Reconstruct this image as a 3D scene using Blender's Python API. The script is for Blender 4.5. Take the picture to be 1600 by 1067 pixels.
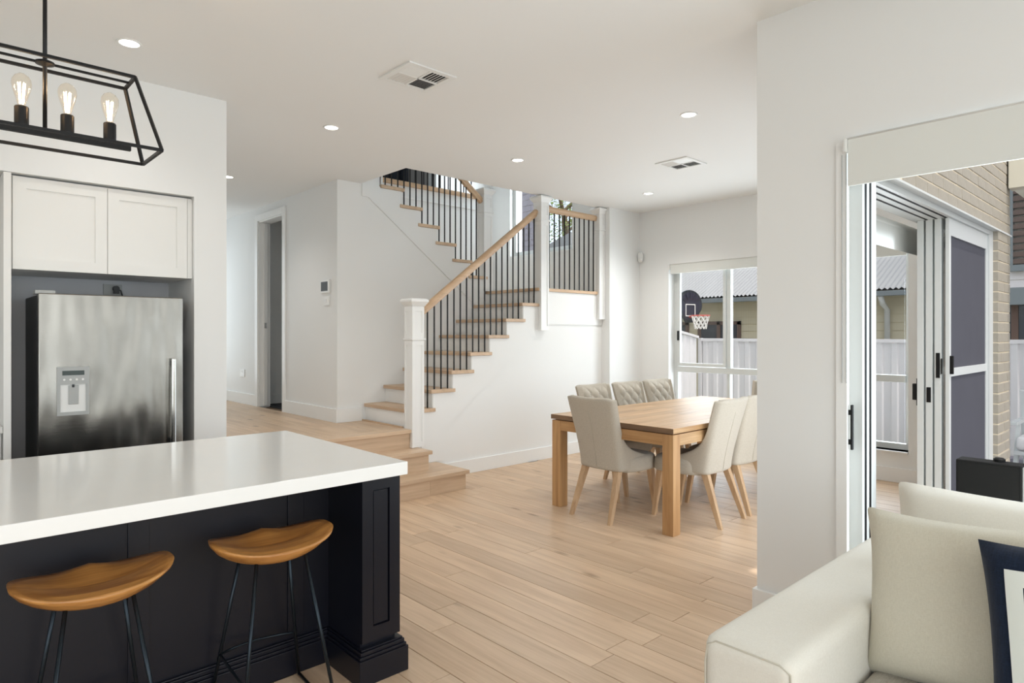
import bpy, bmesh, math, random
from mathutils import Vector, Matrix
random.seed(7)
for o in list(bpy.data.objects): bpy.data.objects.remove(o, do_unlink=True)
S = bpy.context.scene
COL = S.collection
PI = math.pi
R = math.radians

# ------------------------------------------------------------------ camera
cam = bpy.data.cameras.new('camera'); camo = bpy.data.objects.new('camera', cam); COL.objects.link(camo)
cam.sensor_width = 36; cam.lens = 1009.6 / 1600 * 36; cam.shift_y = -10.5 / 1600
cam.clip_start = 0.05; cam.clip_end = 300
camo.location = (0, 0, 1.42); camo.rotation_euler = (R(90), 0, R(47.12 - 90))
S.camera = camo

# ------------------------------------------------------------------ world, sun, daylight and fill lights, exposure
W = bpy.data.worlds.new('sky'); S.world = W; W.use_nodes = True
wn = W.node_tree.nodes; wl = W.node_tree.links
sky = wn.new('ShaderNodeTexSky'); sky.sky_type = 'NISHITA'; sky.sun_disc = False
sky.sun_elevation = R(50); sky.sun_rotation = R(200); sky.air_density = 1.0; sky.dust_density = 2.0; sky.ozone_density = 1.0
bg = wn['Background']; bg.inputs['Strength'].default_value = 0.32
hs = wn.new('ShaderNodeHueSaturation'); hs.inputs['Saturation'].default_value = 0.45
wl.new(sky.outputs['Color'], hs.inputs['Color']); wl.new(hs.outputs['Color'], bg.inputs['Color'])

def lamp(name, kind, loc, rot, energy, color=(1, 1, 1), size=None, size_y=None, angle=None, parent=None):
    l = bpy.data.lights.new(name, kind); l.energy = energy; l.color = color
    if kind == 'AREA':
        l.shape = 'RECTANGLE'; l.size = size; l.size_y = size_y
    if angle is not None: l.angle = angle
    o = bpy.data.objects.new(name, l); COL.objects.link(o); o.location = loc; o.rotation_euler = rot
    if parent: o.parent = parent
    return o
# sun stands over the patio side (towards -Y), high
sd = Vector((-0.06, -0.30, 1.0)).normalized()
sun = lamp('sun', 'SUN', (0, -20, 30), sd.to_track_quat('Z', 'Y').to_euler(), 3.0, (1.0, 0.95, 0.88), angle=R(1.0))
# daylight at the living door, stair and dining windows, plus added fill lights
DAY = (0.83, 0.931, 1.0)
for i, (wx, ww, e) in enumerate(((-2.2, 1.5, 42), (-.5, 1.5, 45), (.75, .5, 12), (1.75, .10, 6), (2.2, .10, 6), (2.75, .12, 7))):
    lamp('south_fill', 'AREA', (wx, -3.44, 1.40), (R(96), 0, 0), e, DAY, ww, 2.4)  # unseen fill panels added behind the camera; narrow ones streak the fridge reflection
lamp('west_fill', 'AREA', (-3.44, 0.0, 1.5), (R(100), 0, R(-90)), 30, DAY, 5.4, 2.3)  # unseen fill light added on the west side, standing in for daylight
lamp('daylight_living_door', 'AREA', (3.50, -.62, 1.12), (R(105), 0, R(90)), 104, DAY, 3.0, 2.1)
lamp('daylight_stair_window', 'AREA', (7.30, 6.87, 3.62), (R(90), 0, R(90)), 105, DAY, 1.3, 1.9)
lamp('daylight_dining_window', 'AREA', (7.32, 3.27, 1.3), (R(100), 0, R(90)), 100, DAY, 2.7, 2.0)
lamp('dining_door_fill', 'AREA', (4.45, 1.74, 1.15), (R(102), 0, 0), 18, DAY, 1.7, 2.0)  # fill light added just inside the open door, tilted up to brighten the dining room
lamp('hall_fill', 'AREA', (2.35, 9.55, 1.75), (R(90), 0, R(180)), 20, DAY, 1.3, 2.0)  # added fill to brighten the hall; the end wall has no opening
vs = S.view_settings; vs.view_transform = 'Standard'; vs.look = 'None'; vs.gamma = 1.0; vs.use_curve_mapping = False
vs.exposure = -0.33

# ------------------------------------------------------------------ mesh helpers
class MB:
    def __init__(s): s.v = []; s.f = []
    def poly(s, pts):
        b = len(s.v); s.v += [tuple(p) for p in pts]; s.f.append(tuple(range(b, b + len(pts)))); return s
    def hexa(s, p):
        b = len(s.v); s.v += [tuple(q) for q in p]
        for f in ((0, 3, 2, 1), (4, 5, 6, 7), (0, 1, 5, 4), (1, 2, 6, 5), (2, 3, 7, 6), (3, 0, 4, 7)):
            s.f.append(tuple(b + i for i in f))
        return s
    def box(s, x0, x1, y0, y1, z0, z1):
        return s.hexa([(x0, y0, z0), (x1, y0, z0), (x1, y1, z0), (x0, y1, z0), (x0, y0, z1), (x1, y0, z1), (x1, y1, z1), (x0, y1, z1)])
    def taper(s, c0, a0, b0, c1, a1, b1):
        c0 = Vector(c0); c1 = Vector(c1); p = []
        for c, a, b in ((c0, a0, b0), (c1, a1, b1)):
            for sx, sy in ((-1, -1), (1, -1), (1, 1), (-1, 1)): p.append(c + Vector((sx * a / 2, sy * b / 2, 0)))
        return s.hexa(p)
    def prism(s, pts, axis, a, b):
        # pts: 2-D outline; axis: extrusion axis; remaining axes in order
        def m(p, t):
            if axis == 'x': return (t, p[0], p[1])
            if axis == 'y': return (p[0], t, p[1])
            return (p[0], p[1], t)
        n = len(pts); k = len(s.v)
        s.v += [m(p, a) for p in pts] + [m(p, b) for p in pts]
        s.f.append(tuple(k + i for i in range(n))); s.f.append(tuple(k + n + i for i in reversed(range(n))))
        for i in range(n):
            j = (i + 1) % n; s.f.append((k + i, k + n + i, k + n + j, k + j))
        return s
    def tube(s, path, r, n=10, closed=False, caps=True):
        P = [Vector(p) for p in path]; rings = []; m = len(P); up = None
        for i, p in enumerate(P):
            if closed: d = P[(i + 1) % m] - P[i - 1]
            else: d = P[min(i + 1, m - 1)] - P[max(i - 1, 0)]
            d.normalize()
            if up is None: up = Vector((0, 0, 1)) if abs(d.z) < .9 else Vector((1, 0, 0))
            a = d.cross(up).normalized(); up = a.cross(d).normalized()
            rr = r[i] if isinstance(r, (list, tuple)) else r
            b = len(s.v)
            for k in range(n):
                t = 2 * PI * k / n; s.v.append(tuple(p + (a * math.cos(t) + up * math.sin(t)) * rr))
            rings.append(b)
        L = m if closed else m - 1
        for i in range(L):
            a0 = rings[i]; b0 = rings[(i + 1) % m]
            for k in range(n): s.f.append((a0 + k, a0 + (k + 1) % n, b0 + (k + 1) % n, b0 + k))
        if caps and not closed:
            s.f.append(tuple(rings[0] + k for k in reversed(range(n)))); s.f.append(tuple(rings[-1] + k for k in range(n)))
        return s
    def bar(s, p, q, w, h=None, up=(0, 0, 1)):
        # square bar p->q
        p = Vector(p); q = Vector(q); d = (q - p).normalized(); h = h or w
        u = Vector(up)
        if abs(d.dot(u)) > .95: u = Vector((1, 0, 0))
        a = d.cross(u).normalized() * (w / 2); b = a.cross(d).normalized() * (h / 2)
        return s.hexa([p - a - b, p + a - b, p + a + b, p - a + b, q - a - b, q + a - b, q + a + b, q - a + b])
    def lathe(s, prof, c=(0, 0, 0), n=20):
        rings = []
        for r, z in prof:
            b = len(s.v)
            for k in range(n):
                t = 2 * PI * k / n; s.v.append((c[0] + r * math.cos(t), c[1] + r * math.sin(t), c[2] + z))
            rings.append(b)
        for a0, b0 in zip(rings, rings[1:]):
            for k in range(n): s.f.append((a0 + k, a0 + (k + 1) % n, b0 + (k + 1) % n, b0 + k))
        s.f.append(tuple(rings[0] + k for k in reversed(range(n)))); s.f.append(tuple(rings[-1] + k for k in range(n)))
        return s
    def grid(s, fn, nu, nv, close_u=False):
        b = len(s.v)
        for i in range(nu):
            for j in range(nv): s.v.append(tuple(fn(i, j)))
        for i in range(nu if close_u else nu - 1):
            for j in range(nv - 1):
                i2 = (i + 1) % nu
                s.f.append((b + i * nv + j, b + i2 * nv + j, b + i2 * nv + j + 1, b + i * nv + j + 1))
        return b

def obj(mb, name, mat, parent=None, bevel=0, seg=2, smooth=False, subsurf=0, label=None, fix=True):
    me = bpy.data.meshes.new(name)
    off = Vector((0, 0, 0))
    if parent is not None:
        q = parent
        while q is not None: off += Vector(q.location); q = q.parent
    bm = bmesh.new()
    vs_ = [bm.verts.new((p[0] - off.x, p[1] - off.y, p[2] - off.z)) for p in mb.v]
    for f in mb.f:
        try: bm.faces.new([vs_[i] for i in f])
        except ValueError: pass
    if fix: bmesh.ops.recalc_face_normals(bm, faces=bm.faces)
    if bevel: bmesh.ops.bevel(bm, geom=bm.edges[:], offset=bevel, segments=seg, affect='EDGES', profile=.6, clamp_overlap=True)
    if smooth:
        for f in bm.faces: f.smooth = True
    bm.to_mesh(me); bm.free()
    o = bpy.data.objects.new(name, me); COL.objects.link(o)
    if mat: me.materials.append(MT[mat])
    if parent is not None: o.parent = parent
    if subsurf:
        m = o.modifiers.new('smooth', 'SUBSURF'); m.levels = subsurf; m.render_levels = subsurf
    if label: o['label'] = label
    return o
def tag(o, label, cat, group=None):
    o['label'] = label; o['category'] = cat
    if group: o['group'] = group
    return o
def thing(name, label, cat, loc=(0, 0, 0), rz=0, group=None):
    o = bpy.data.objects.new(name, None); COL.objects.link(o); o.empty_display_size = .1
    o.location = loc; o.rotation_euler = (0, 0, rz)
    return tag(o, label, cat, group)
def localthing(name, label, cat, group=None): return thing(name, label, cat, (0, 0, 0), 0, group)
def place(o, loc, rz=0): o.location = loc; o.rotation_euler = (0, 0, rz); return o
def copy_tree(o, parent=None):
    c = o.copy(); COL.objects.link(c); c.parent = parent
    for ch in list(o.children): copy_tree(ch, c)
    return c
def struct(mb, name, mat, parent=None, bevel=0, **k):
    o = obj(mb, name, mat, parent, bevel, **k)
    if parent is None: o['kind'] = 'structure'
    return o
def sempty(name, loc=(0, 0, 0)):
    o = bpy.data.objects.new(name, None); COL.objects.link(o); o.location = loc; o['kind'] = 'structure'; return o

# ------------------------------------------------------------------ materials
MT = {}
def lin(c):
    return tuple((x / 255 / 12.92 if x / 255 <= .04045 else ((x / 255 + .055) / 1.055) ** 2.4) for x in c) + (1,)
def base(name, rgb, rough=.6, metal=0, spec=.5, bump=0, bscale=200, coat=0, var=0, varscale=3):
    m = bpy.data.materials.new(name); m.use_nodes = True; MT[name] = m
    n = m.node_tree.nodes; l = m.node_tree.links; b = n['Principled BSDF']
    b.inputs['Base Color'].default_value = lin(rgb); b.inputs['Roughness'].default_value = rough
    b.inputs['Metallic'].default_value = metal; b.inputs['Specular IOR Level'].default_value = spec
    b.inputs['Coat Weight'].default_value = coat
    tc = None
    if bump or var: tc = n.new('ShaderNodeTexCoord')
    if bump:
        t = n.new('ShaderNodeTexNoise'); t.inputs['Scale'].default_value = bscale; t.inputs['Detail'].default_value = 3
        l.new(tc.outputs['Object'], t.inputs['Vector'])
        bp = n.new('ShaderNodeBump'); bp.inputs['Strength'].default_value = bump; bp.inputs['Distance'].default_value = .01
        l.new(t.outputs['Fac'], bp.inputs['Height']); l.new(bp.outputs['Normal'], b.inputs['Normal'])
    if var:
        t2 = n.new('ShaderNodeTexNoise'); t2.inputs['Scale'].default_value = varscale; t2.inputs['Detail'].default_value = 6
        l.new(tc.outputs['Object'], t2.inputs['Vector'])
        mr = n.new('ShaderNodeMapRange'); mr.inputs[3].default_value = 1 - var; mr.inputs[4].default_value = 1 + var
        l.new(t2.outputs['Fac'], mr.inputs[0])
        h = n.new('ShaderNodeHueSaturation'); h.inputs['Color'].default_value = lin(rgb)
        l.new(mr.outputs[0], h.inputs['Value']); l.new(h.outputs['Color'], b.inputs['Base Color'])
    return m
def wood(name, light, dark, axis='y', rough=.45, s=1.0, rand=.12, knots=False, contrast=1.0, coat=0):
    m = bpy.data.materials.new(name); m.use_nodes = True; MT[name] = m
    n = m.node_tree.nodes; l = m.node_tree.links; b = n['Principled BSDF']
    tc = n.new('ShaderNodeTexCoord'); oi = n.new('ShaderNodeObjectInfo')
    mul = n.new('ShaderNodeVectorMath'); mul.operation = 'SCALE'; mul.inputs[0].default_value = (31, 17, 23)
    l.new(oi.outputs['Random'], mul.inputs['Scale'])
    add = n.new('ShaderNodeVectorMath'); l.new(tc.outputs['Object'], add.inputs[0]); l.new(mul.outputs[0], add.inputs[1])
    def mapped(across, along):
        mp = n.new('ShaderNodeMapping'); sc = [across * s] * 3; sc['xyz'.index(axis)] = along * s
        mp.inputs['Scale'].default_value = sc; l.new(add.outputs[0], mp.inputs['Vector']); return mp
    t1 = n.new('ShaderNodeTexNoise'); t1.inputs['Scale'].default_value = 1; t1.inputs['Detail'].default_value = 6; t1.inputs['Distortion'].default_value = 1.2
    l.new(mapped(9, .9).outputs[0], t1.inputs['Vector'])
    t2 = n.new('ShaderNodeTexNoise'); t2.inputs['Scale'].default_value = 1; t2.inputs['Detail'].default_value = 8
    l.new(mapped(90, 3).outputs[0], t2.inputs['Vector'])
    mx = n.new('ShaderNodeMath'); mx.operation = 'MULTIPLY_ADD'; mx.inputs[1].default_value = .45
    l.new(t2.outputs['Fac'], mx.inputs[0]); l.new(t1.outputs['Fac'], mx.inputs[2])
    rp = n.new('ShaderNodeValToRGB')
    rp.color_ramp.elements[0].position = .5 - .02 * contrast * 2; rp.color_ramp.elements[0].color = lin(dark)
    rp.color_ramp.elements[1].position = .9; rp.color_ramp.elements[1].color = lin(light)
    l.new(mx.outputs[0], rp.inputs['Fac'])
    h = n.new('ShaderNodeHueSaturation'); l.new(rp.outputs['Color'], h.inputs['Color'])
    mr = n.new('ShaderNodeMapRange'); mr.inputs[3].default_value = 1 - rand; mr.inputs[4].default_value = 1 + rand
    l.new(oi.outputs['Random'], mr.inputs[0]); l.new(mr.outputs[0], h.inputs['Value'])
    out = h.outputs['Color']
    if knots:
        t3 = n.new('ShaderNodeTexVoronoi'); t3.inputs['Scale'].default_value = 1
        l.new(mapped(5.5, 2.0).outputs[0], t3.inputs['Vector'])
        r3 = n.new('ShaderNodeValToRGB'); r3.color_ramp.elements[0].position = .04; r3.color_ramp.elements[0].color = (.42, .36, .3, 1)
        r3.color_ramp.elements[1].position = .17; r3.color_ramp.elements[1].color = (1, 1, 1, 1)
        l.new(t3.outputs['Distance'], r3.inputs['Fac'])
        mm = n.new('ShaderNodeMix'); mm.data_type = 'RGBA'; mm.blend_type = 'MULTIPLY'; mm.inputs[0].default_value = .8
        l.new(out, mm.inputs[6]); l.new(r3.outputs['Color'], mm.inputs[7]); out = mm.outputs[2]
    l.new(out, b.inputs['Base Color'])
    b.inputs['Roughness'].default_value = rough; b.inputs['Coat Weight'].default_value = coat
    bp = n.new('ShaderNodeBump'); bp.inputs['Strength'].default_value = .08; bp.inputs['Distance'].default_value = .004
    l.new(t2.outputs['Fac'], bp.inputs['Height']); l.new(bp.outputs['Normal'], b.inputs['Normal'])
    return m
def fabric(name, rgb, rgb2, scale=420, bump=.35, rough=.9):
    m = bpy.data.materials.new(name); m.use_nodes = True; MT[name] = m
    n = m.node_tree.nodes; l = m.node_tree.links; b = n['Principled BSDF']
    tc = n.new('ShaderNodeTexCoord')
    fs = []
    for sc in ((scale, scale * .12, scale), (scale * .12, scale, scale * .12)):
        mp = n.new('ShaderNodeMapping'); mp.inputs['Scale'].default_value = sc; l.new(tc.outputs['Object'], mp.inputs['Vector'])
        t = n.new('ShaderNodeTexNoise'); t.inputs['Scale'].default_value = 1; t.inputs['Detail'].default_value = 2
        l.new(mp.outputs[0], t.inputs['Vector']); fs.append(t)
    ad = n.new('ShaderNodeMath'); ad.operation = 'ADD'; l.new(fs[0].outputs['Fac'], ad.inputs[0]); l.new(fs[1].outputs['Fac'], ad.inputs[1])
    rp = n.new('ShaderNodeValToRGB'); rp.color_ramp.elements[0].position = .35; rp.color_ramp.elements[0].color = lin(rgb2)
    rp.color_ramp.elements[1].position = .65; rp.color_ramp.elements[1].color = lin(rgb)
    hf = n.new('ShaderNodeMath'); hf.operation = 'MULTIPLY'; hf.inputs[1].default_value = .5; l.new(ad.outputs[0], hf.inputs[0])
    l.new(hf.outputs[0], rp.inputs['Fac']); l.new(rp.outputs['Color'], b.inputs['Base Color'])
    b.inputs['Roughness'].default_value = rough; b.inputs['Specular IOR Level'].default_value = .2
    b.inputs['Sheen Weight'].default_value = .15
    bp = n.new('ShaderNodeBump'); bp.inputs['Strength'].default_value = bump; bp.inputs['Distance'].default_value = .002
    l.new(hf.outputs[0], bp.inputs['Height']); l.new(bp.outputs['Normal'], b.inputs['Normal'])
def glass(name, tint=(1, 1, 1), refl=1.0):
    m = bpy.data.materials.new(name); m.use_nodes = True; MT[name] = m
    n = m.node_tree.nodes; l = m.node_tree.links
    for x in list(n):
        if x.type == 'BSDF_PRINCIPLED': n.remove(x)
    o = n['Material Output']; tr = n.new('ShaderNodeBsdfTransparent'); tr.inputs['Color'].default_value = tint + (1,)
    gl = n.new('ShaderNodeBsdfGlossy'); gl.inputs['Roughness'].default_value = .01
    fr = n.new('ShaderNodeFresnel'); fr.inputs['IOR'].default_value = 1.45
    mu = n.new('ShaderNodeMath'); mu.operation = 'MULTIPLY'; mu.inputs[1].default_value = refl; l.new(fr.outputs[0], mu.inputs[0])
    ge = n.new('ShaderNodeNewGeometry'); fm = n.new('ShaderNodeMath'); fm.operation = 'SUBTRACT'; fm.inputs[0].default_value = 1; l.new(ge.outputs['Backfacing'], fm.inputs[1])
    m2 = n.new('ShaderNodeMath'); m2.operation = 'MULTIPLY'; l.new(mu.outputs[0], m2.inputs[0]); l.new(fm.outputs[0], m2.inputs[1])
    mx = n.new('ShaderNodeMixShader'); l.new(m2.outputs[0], mx.inputs[0]); l.new(tr.outputs[0], mx.inputs[1]); l.new(gl.outputs[0], mx.inputs[2])
    l.new(mx.outputs[0], o.inputs['Surface'])
def emit(name, rgb, strength):
    m = bpy.data.materials.new(name); m.use_nodes = True; MT[name] = m
    b = m.node_tree.nodes['Principled BSDF']; b.inputs['Emission Color'].default_value = lin(rgb); b.inputs['Emission Strength'].default_value = strength
    b.inputs['Base Color'].default_value = lin(rgb)

base('wall', (237, 237, 235), .7, bump=.03, bscale=300, spec=.25)
base('ceiling', (240, 240, 238), .85, spec=.1)
base('trim', (241, 241, 239), .38)
base('cabinet', (236, 235, 231), .4)
base('floor_joint', (112, 88, 66), .8)
base('grey_lining', (208, 209, 213), .6)
base('quartz', (243, 242, 238), .13, spec=.55, var=.015, varscale=8)
base('navy', (13, 15, 25), .36, spec=.4)
base('black_metal', (17, 17, 18), .42, metal=.3)
base('stool_metal', (34, 42, 48), .3, metal=.7)
base('black_plastic', (10, 10, 10), .6, spec=.3)
base('grey_plastic', (176, 178, 176), .4)
base('dark_grey', (58, 60, 62), .5)
base('chrome', (225, 225, 222), .16, metal=1)
base('white_aluminium', (212, 215, 213), .35, spec=.5)
base('white_plastic', (236, 236, 233), .4)
base('blind_fabric', (228, 229, 224), .85, spec=.1)
base('mesh_screen', (84, 84, 92), .8, spec=.2, var=.08, varscale=5)
base('brick', (168, 161, 148), .9, spec=.15, bump=.25, bscale=90, var=.13, varscale=14)
base('mortar', (222, 209, 184), .95, spec=.1)
base('fence_steel', (226, 224, 224), .5)
base('roof_steel', (160, 162, 162), .55)
base('gutter_steel', (120, 128, 130), .5)
base('weatherboard', (208, 199, 172), .7)
base('white_board', (232, 226, 222), .7)
base('brown_timber', (104, 84, 74), .6)
base('slat_timber', (98, 84, 76), .6)
base('dark_glass', (64, 68, 74), .15)
base('deck_board', (108, 106, 116), .7)
base('ground', (150, 150, 140), .95)
base('patio_paint', (226, 220, 200), .7)
base('backboard', (46, 44, 60), .35)
base('backboard_edge', (38, 44, 48), .5)
base('orange_rim', (214, 96, 84), .5)
base('net', (240, 238, 232), .8)
base('dark_carpet', (52, 54, 58), .95)
base('dark_curtain', (44, 50, 60), .8)
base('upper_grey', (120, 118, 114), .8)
base('leaf', (116, 138, 62), .7)
base('bark', (110, 92, 76), .9)
base('neighbour_brick', (170, 166, 174), .9, var=.1, varscale=4)
base('display', (44, 58, 54), .2)
base('white_trim_fabric', (226, 230, 222), .9, spec=.1)
base('seam', (188, 180, 164), .9)
base('sofa_piping', (198, 192, 176), .9)
base('caster_cushion', (232, 230, 228), .9)
glass('window_glass'); glass('bulb_glass', (1, .96, .9), .9)
emit('lamp_disc', (255, 252, 244), 9)
emit('filament', (255, 200, 140), 45)
wood('floor_oak', (216, 188, 158), (190, 160, 130), 'y', .42, rand=.07, knots=True)
wood('tread_oak', (214, 187, 158), (188, 158, 130), 'y', .45, rand=.05)
wood('rail_oak', (214, 182, 148), (186, 152, 118), 'x', .4, rand=.02)
wood('table_oak', (208, 172, 128), (168, 128, 86), 'x', .42, rand=.10)
wood('table_leg_oak', (200, 158, 110), (164, 120, 76), 'z', .42, rand=.03)
wood('table_edge_oak', (134, 106, 80), (100, 76, 56), 'y', .5, rand=.03)
wood('chair_leg_oak', (206, 174, 138), (176, 140, 104), 'z', .45, rand=.04)
wood('stool_ash', (206, 148, 80), (132, 78, 32), 'x', .35, s=.9, rand=.10, coat=.2)
fabric('linen', (198, 190, 176), (180, 171, 156), 700)
fabric('sofa_fabric', (231, 227, 215), (222, 217, 204), 900, .25)
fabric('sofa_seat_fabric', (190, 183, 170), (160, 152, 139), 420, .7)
fabric('pillow_fabric', (210, 204, 186), (197, 190, 171), 800, .4)
fabric('navy_velvet', (22, 36, 58), (12, 24, 42), 300, .3)
# brushed stainless
m = base('stainless', (138, 135, 129), .24, metal=1)
n = m.node_tree.nodes; l = m.node_tree.links; b = n['Principled BSDF']
tc = n.new('ShaderNodeTexCoord'); mp = n.new('ShaderNodeMapping'); mp.inputs['Scale'].default_value = (4.5, 1, 1.4); l.new(tc.outputs['Object'], mp.inputs['Vector'])
t = n.new('ShaderNodeTexNoise'); t.inputs['Scale'].default_value = 1.6; t.inputs['Detail'].default_value = 1; l.new(mp.outputs[0], t.inputs['Vector'])
mp2 = n.new('ShaderNodeMapping'); mp2.inputs['Scale'].default_value = (6, 6, 900); l.new(tc.outputs['Object'], mp2.inputs['Vector'])
t2 = n.new('ShaderNodeTexNoise'); t2.inputs['Scale'].default_value = 1; l.new(mp2.outputs[0], t2.inputs['Vector'])
bp = n.new('ShaderNodeBump'); bp.inputs['Strength'].default_value = .10; bp.inputs['Distance'].default_value = .2; l.new(t.outputs['Fac'], bp.inputs['Height'])
bp2 = n.new('ShaderNodeBump'); bp2.inputs['Strength'].default_value = .06; bp2.inputs['Distance'].default_value = .002; l.new(t2.outputs['Fac'], bp2.inputs['Height'])
l.new(bp.outputs['Normal'], bp2.inputs['Normal']); l.new(bp2.outputs['Normal'], b.inputs['Normal'])
b.inputs['Anisotropic'].default_value = .6

# ------------------------------------------------------------------ setting: floor
CE = 3.0          # ceiling
HF = .525         # hall floor
XW = 6.95         # window wall inner face
YS = 5.17         # face of the wall under the stair
XL = 3.13         # living wall face
HW = 3.166        # hall wall face
YB = 6.02         # wall behind first flight

floor = struct(MB().box(-3.5, XL + .25, -3.5, 5.16, -.25, -.016).box(XL + .25, 6.99, 1.32, 5.16, -.25, -.016), 'floor', 'floor_joint')
PW = .158
def planks(parent, x0, x1, y0, y1, z, seed, notch=None):
    rnd = random.Random(seed); x = x0
    while x < x1 - .02:
        w = min(PW, x1 - x); y = y0 - rnd.uniform(0, 1.7)
        while y < y1:
            L = rnd.choice((1.2, 1.9, 1.9, 1.9, 2.1)); a = max(y, y0); bb = min(y + L, y1)
            if bb - a > .05 and not (notch and notch(x + w / 2, (a + bb) / 2)):
                g = .0014
                cx, cy = x + w / 2, (a + bb) / 2
                me = MB().box(-w / 2 + g, w / 2 - g, -(bb - a) / 2 + g, (bb - a) / 2 - g, -.015, 0)
                o = obj(me, 'plank', 'floor_oak', None, .0012, 1); o.parent = parent; o.location = (cx, cy, z)
            y += L
        x += w
planks(floor, 1.18, XL, -1.2, 5.0, 0, 3)
planks(floor, XL, XW, 1.5, YS, 0, 5)
planks(floor, -2.0, 1.18, 3.4, 4.6, 0, 8)
planks(floor, -3.5, 1.18, -3.5, 2.6, 0, 9)
planks(floor, 1.18, XL, -3.5, -1.2, 0, 10)

floor_hall = struct(MB().box(1.57, HW + .13, 5.165, 9.59, -.2, HF - .016), 'floor_hall', 'floor_joint')
planks(floor_hall, 1.56, HW, 5.26, 9.6, HF, 11)
planks(floor_hall, HW, 3.46, 5.26, YB, HF, 12)
struct(MB().box(HW + .131, 3.48, 5.20, YB - .001, -.2, HF - .016), 'floor_hall_edge', 'tread_oak')

# ------------------------------------------------------------------ setting: ceiling
mb = MB()
mb.box(-3.6, XL + .26, -3.6, YS, CE, CE + .38)
mb.box(XL + .26, 7.2, 1.34, YS, CE, CE + .38)
mb.box(1.2, 3.43, YS, 9.7, CE, CE + .38)
struct(mb, 'ceiling', 'ceiling')

# ------------------------------------------------------------------ setting: walls
mb = MB()   # kitchen wall with the fridge niche
mb.box(-3.5, 1.56, 4.52, 5.14, 2.325, CE)
mb.box(1.355, 1.56, 4.52, 9.7, 0, 2.325)
mb.box(1.36, 1.56, 5.14, 9.7, 2.325, CE)
struct(mb, 'wall_kitchen', 'wall')
struct(MB().box(-3.5, 1.355, 5.10, 5.16, 0, 2.325), 'wall_niche', 'grey_lining')
# living wall with the sliding door opening
mb = MB()
mb.box(XL, XL + .26, 1.13, 1.55, 0, CE)
mb.box(XL, XL + .26, -3.5, 1.13, 2.30, CE)
mb.box(XL, XL + .26, -3.5, -2.2, 0, 2.3)
struct(mb, 'wall_living', 'wall')
# dining wall to the patio, inner leaf
mb = MB()
mb.box(XL + .26, 7.0, 1.34, 1.55, 2.30, CE)
mb.box(6.70, 7.0, 1.34, 1.55, 0, 2.30)
mb.box(XL + .26, 3.5, 1.34, 1.55, 0, 2.30)
struct(mb, 'wall_dining', 'wall')
# window wall, two storeys, with dining and stair windows
mb = MB()
W0, W1, WZ0, WZ1 = 1.94, 4.60, .30, 2.30
SW0, SW1, SZ0, SZ1 = 6.21, 7.53, 2.655, 4.6
mb.box(XW, XW + .25, 1.34, W0, 0, 6.2)
mb.box(XW, XW + .25, W0, W1, 0, WZ0)
mb.box(XW, XW + .25, W0, W1, WZ1, 6.2)
mb.box(XW, XW + .25, W1, SW0, 0, 6.2)
mb.box(XW, XW + .25, SW0, SW1, 0, SZ0)
mb.box(XW, XW + .25, SW0, SW1, SZ1, 6.2)
mb.box(XW, XW + .25, SW1, 8.2, 0, 6.2)
struct(mb, 'wall_window', 'wall')
# short wall right of the stair, standing proud
struct(MB().box(6.33, XW, 5.04, 5.30, 0, CE), 'wall_corner', 'wall')
# hall wall with the door opening
mb = MB(); D0, D1, DZ = 7.32, 8.05, 2.83
mb.box(HW, HW + .14, YB, D0, HF - .03, CE); mb.box(HW, HW + .14, D1, 9.7, HF - .03, CE); mb.box(HW, HW + .14, D0, D1, DZ, CE)
struct(mb, 'wall_hall', 'wall')
struct(MB().box(1.56, 3.3, 9.6, 9.75, HF, CE), 'wall_hall_end', 'wall')
# room behind the hall door
mb = MB(); mb.box(HW + .14, 6.2, 8.30, 8.42, HF, CE); mb.box(5.0, 5.1, 7.16, 8.3, HF, CE)
struct(mb, 'wall_store', 'wall')
struct(MB().box(HW + .14, 5.1, 7.0, 8.3, HF - .1, HF), 'floor_store', 'dark_carpet')
struct(MB().box(HW + .14, 5.1, 8.28, 8.30, HF, HF + .12), 'baseboard_store', 'trim')
# unseen sides of living room and kitchen, with wide window openings
mb = MB()
mb.box(-3.6, -3.5, -3.5, -2.9, 0, CE); mb.box(-3.6, -3.5, 2.9, 5.2, 0, CE); mb.box(-3.6, -3.5, -2.9, 2.9, 2.7, CE); mb.box(-3.6, -3.5, -2.9, 2.9, 0, .3)
struct(mb, 'wall_west', 'wall')
mb = MB()
mb.box(-3.6, -2.9, -3.6, -3.5, 0, CE); mb.box(2.9, XL + .26, -3.6, -3.5, 0, CE); mb.box(-2.9, 2.9, -3.6, -3.5, 2.75, CE)
struct(mb, 'wall_south', 'wall')
# stair well upstairs
mb = MB()
mb.box(3.43, 5.85, 7.05, 9.7, CE, 3.38)          # corridor floor slab
mb.box(3.2, 5.85, 7.05, 7.15, 1.5, CE)           # wall under the corridor edge
struct(mb, 'wall_corridor_edge', 'wall')
struct(MB().box(5.85, XW, 8.0, 8.2, 1.9, 6.2), 'wall_stair_north', 'wall')
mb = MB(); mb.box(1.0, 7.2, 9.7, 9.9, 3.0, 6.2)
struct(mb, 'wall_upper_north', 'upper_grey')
mb = MB(); mb.box(1.0, 1.1, 4.9, 9.8, 3.38, 6.2); mb.box(1.0, 7.2, 5.0, 5.1, 3.38, 6.2)
struct(mb, 'wall_upper_south', 'wall')
struct(MB().box(.9, 7.3, 4.9, 9.9, 6.0, 6.2), 'ceiling_upper', 'ceiling')

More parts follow.
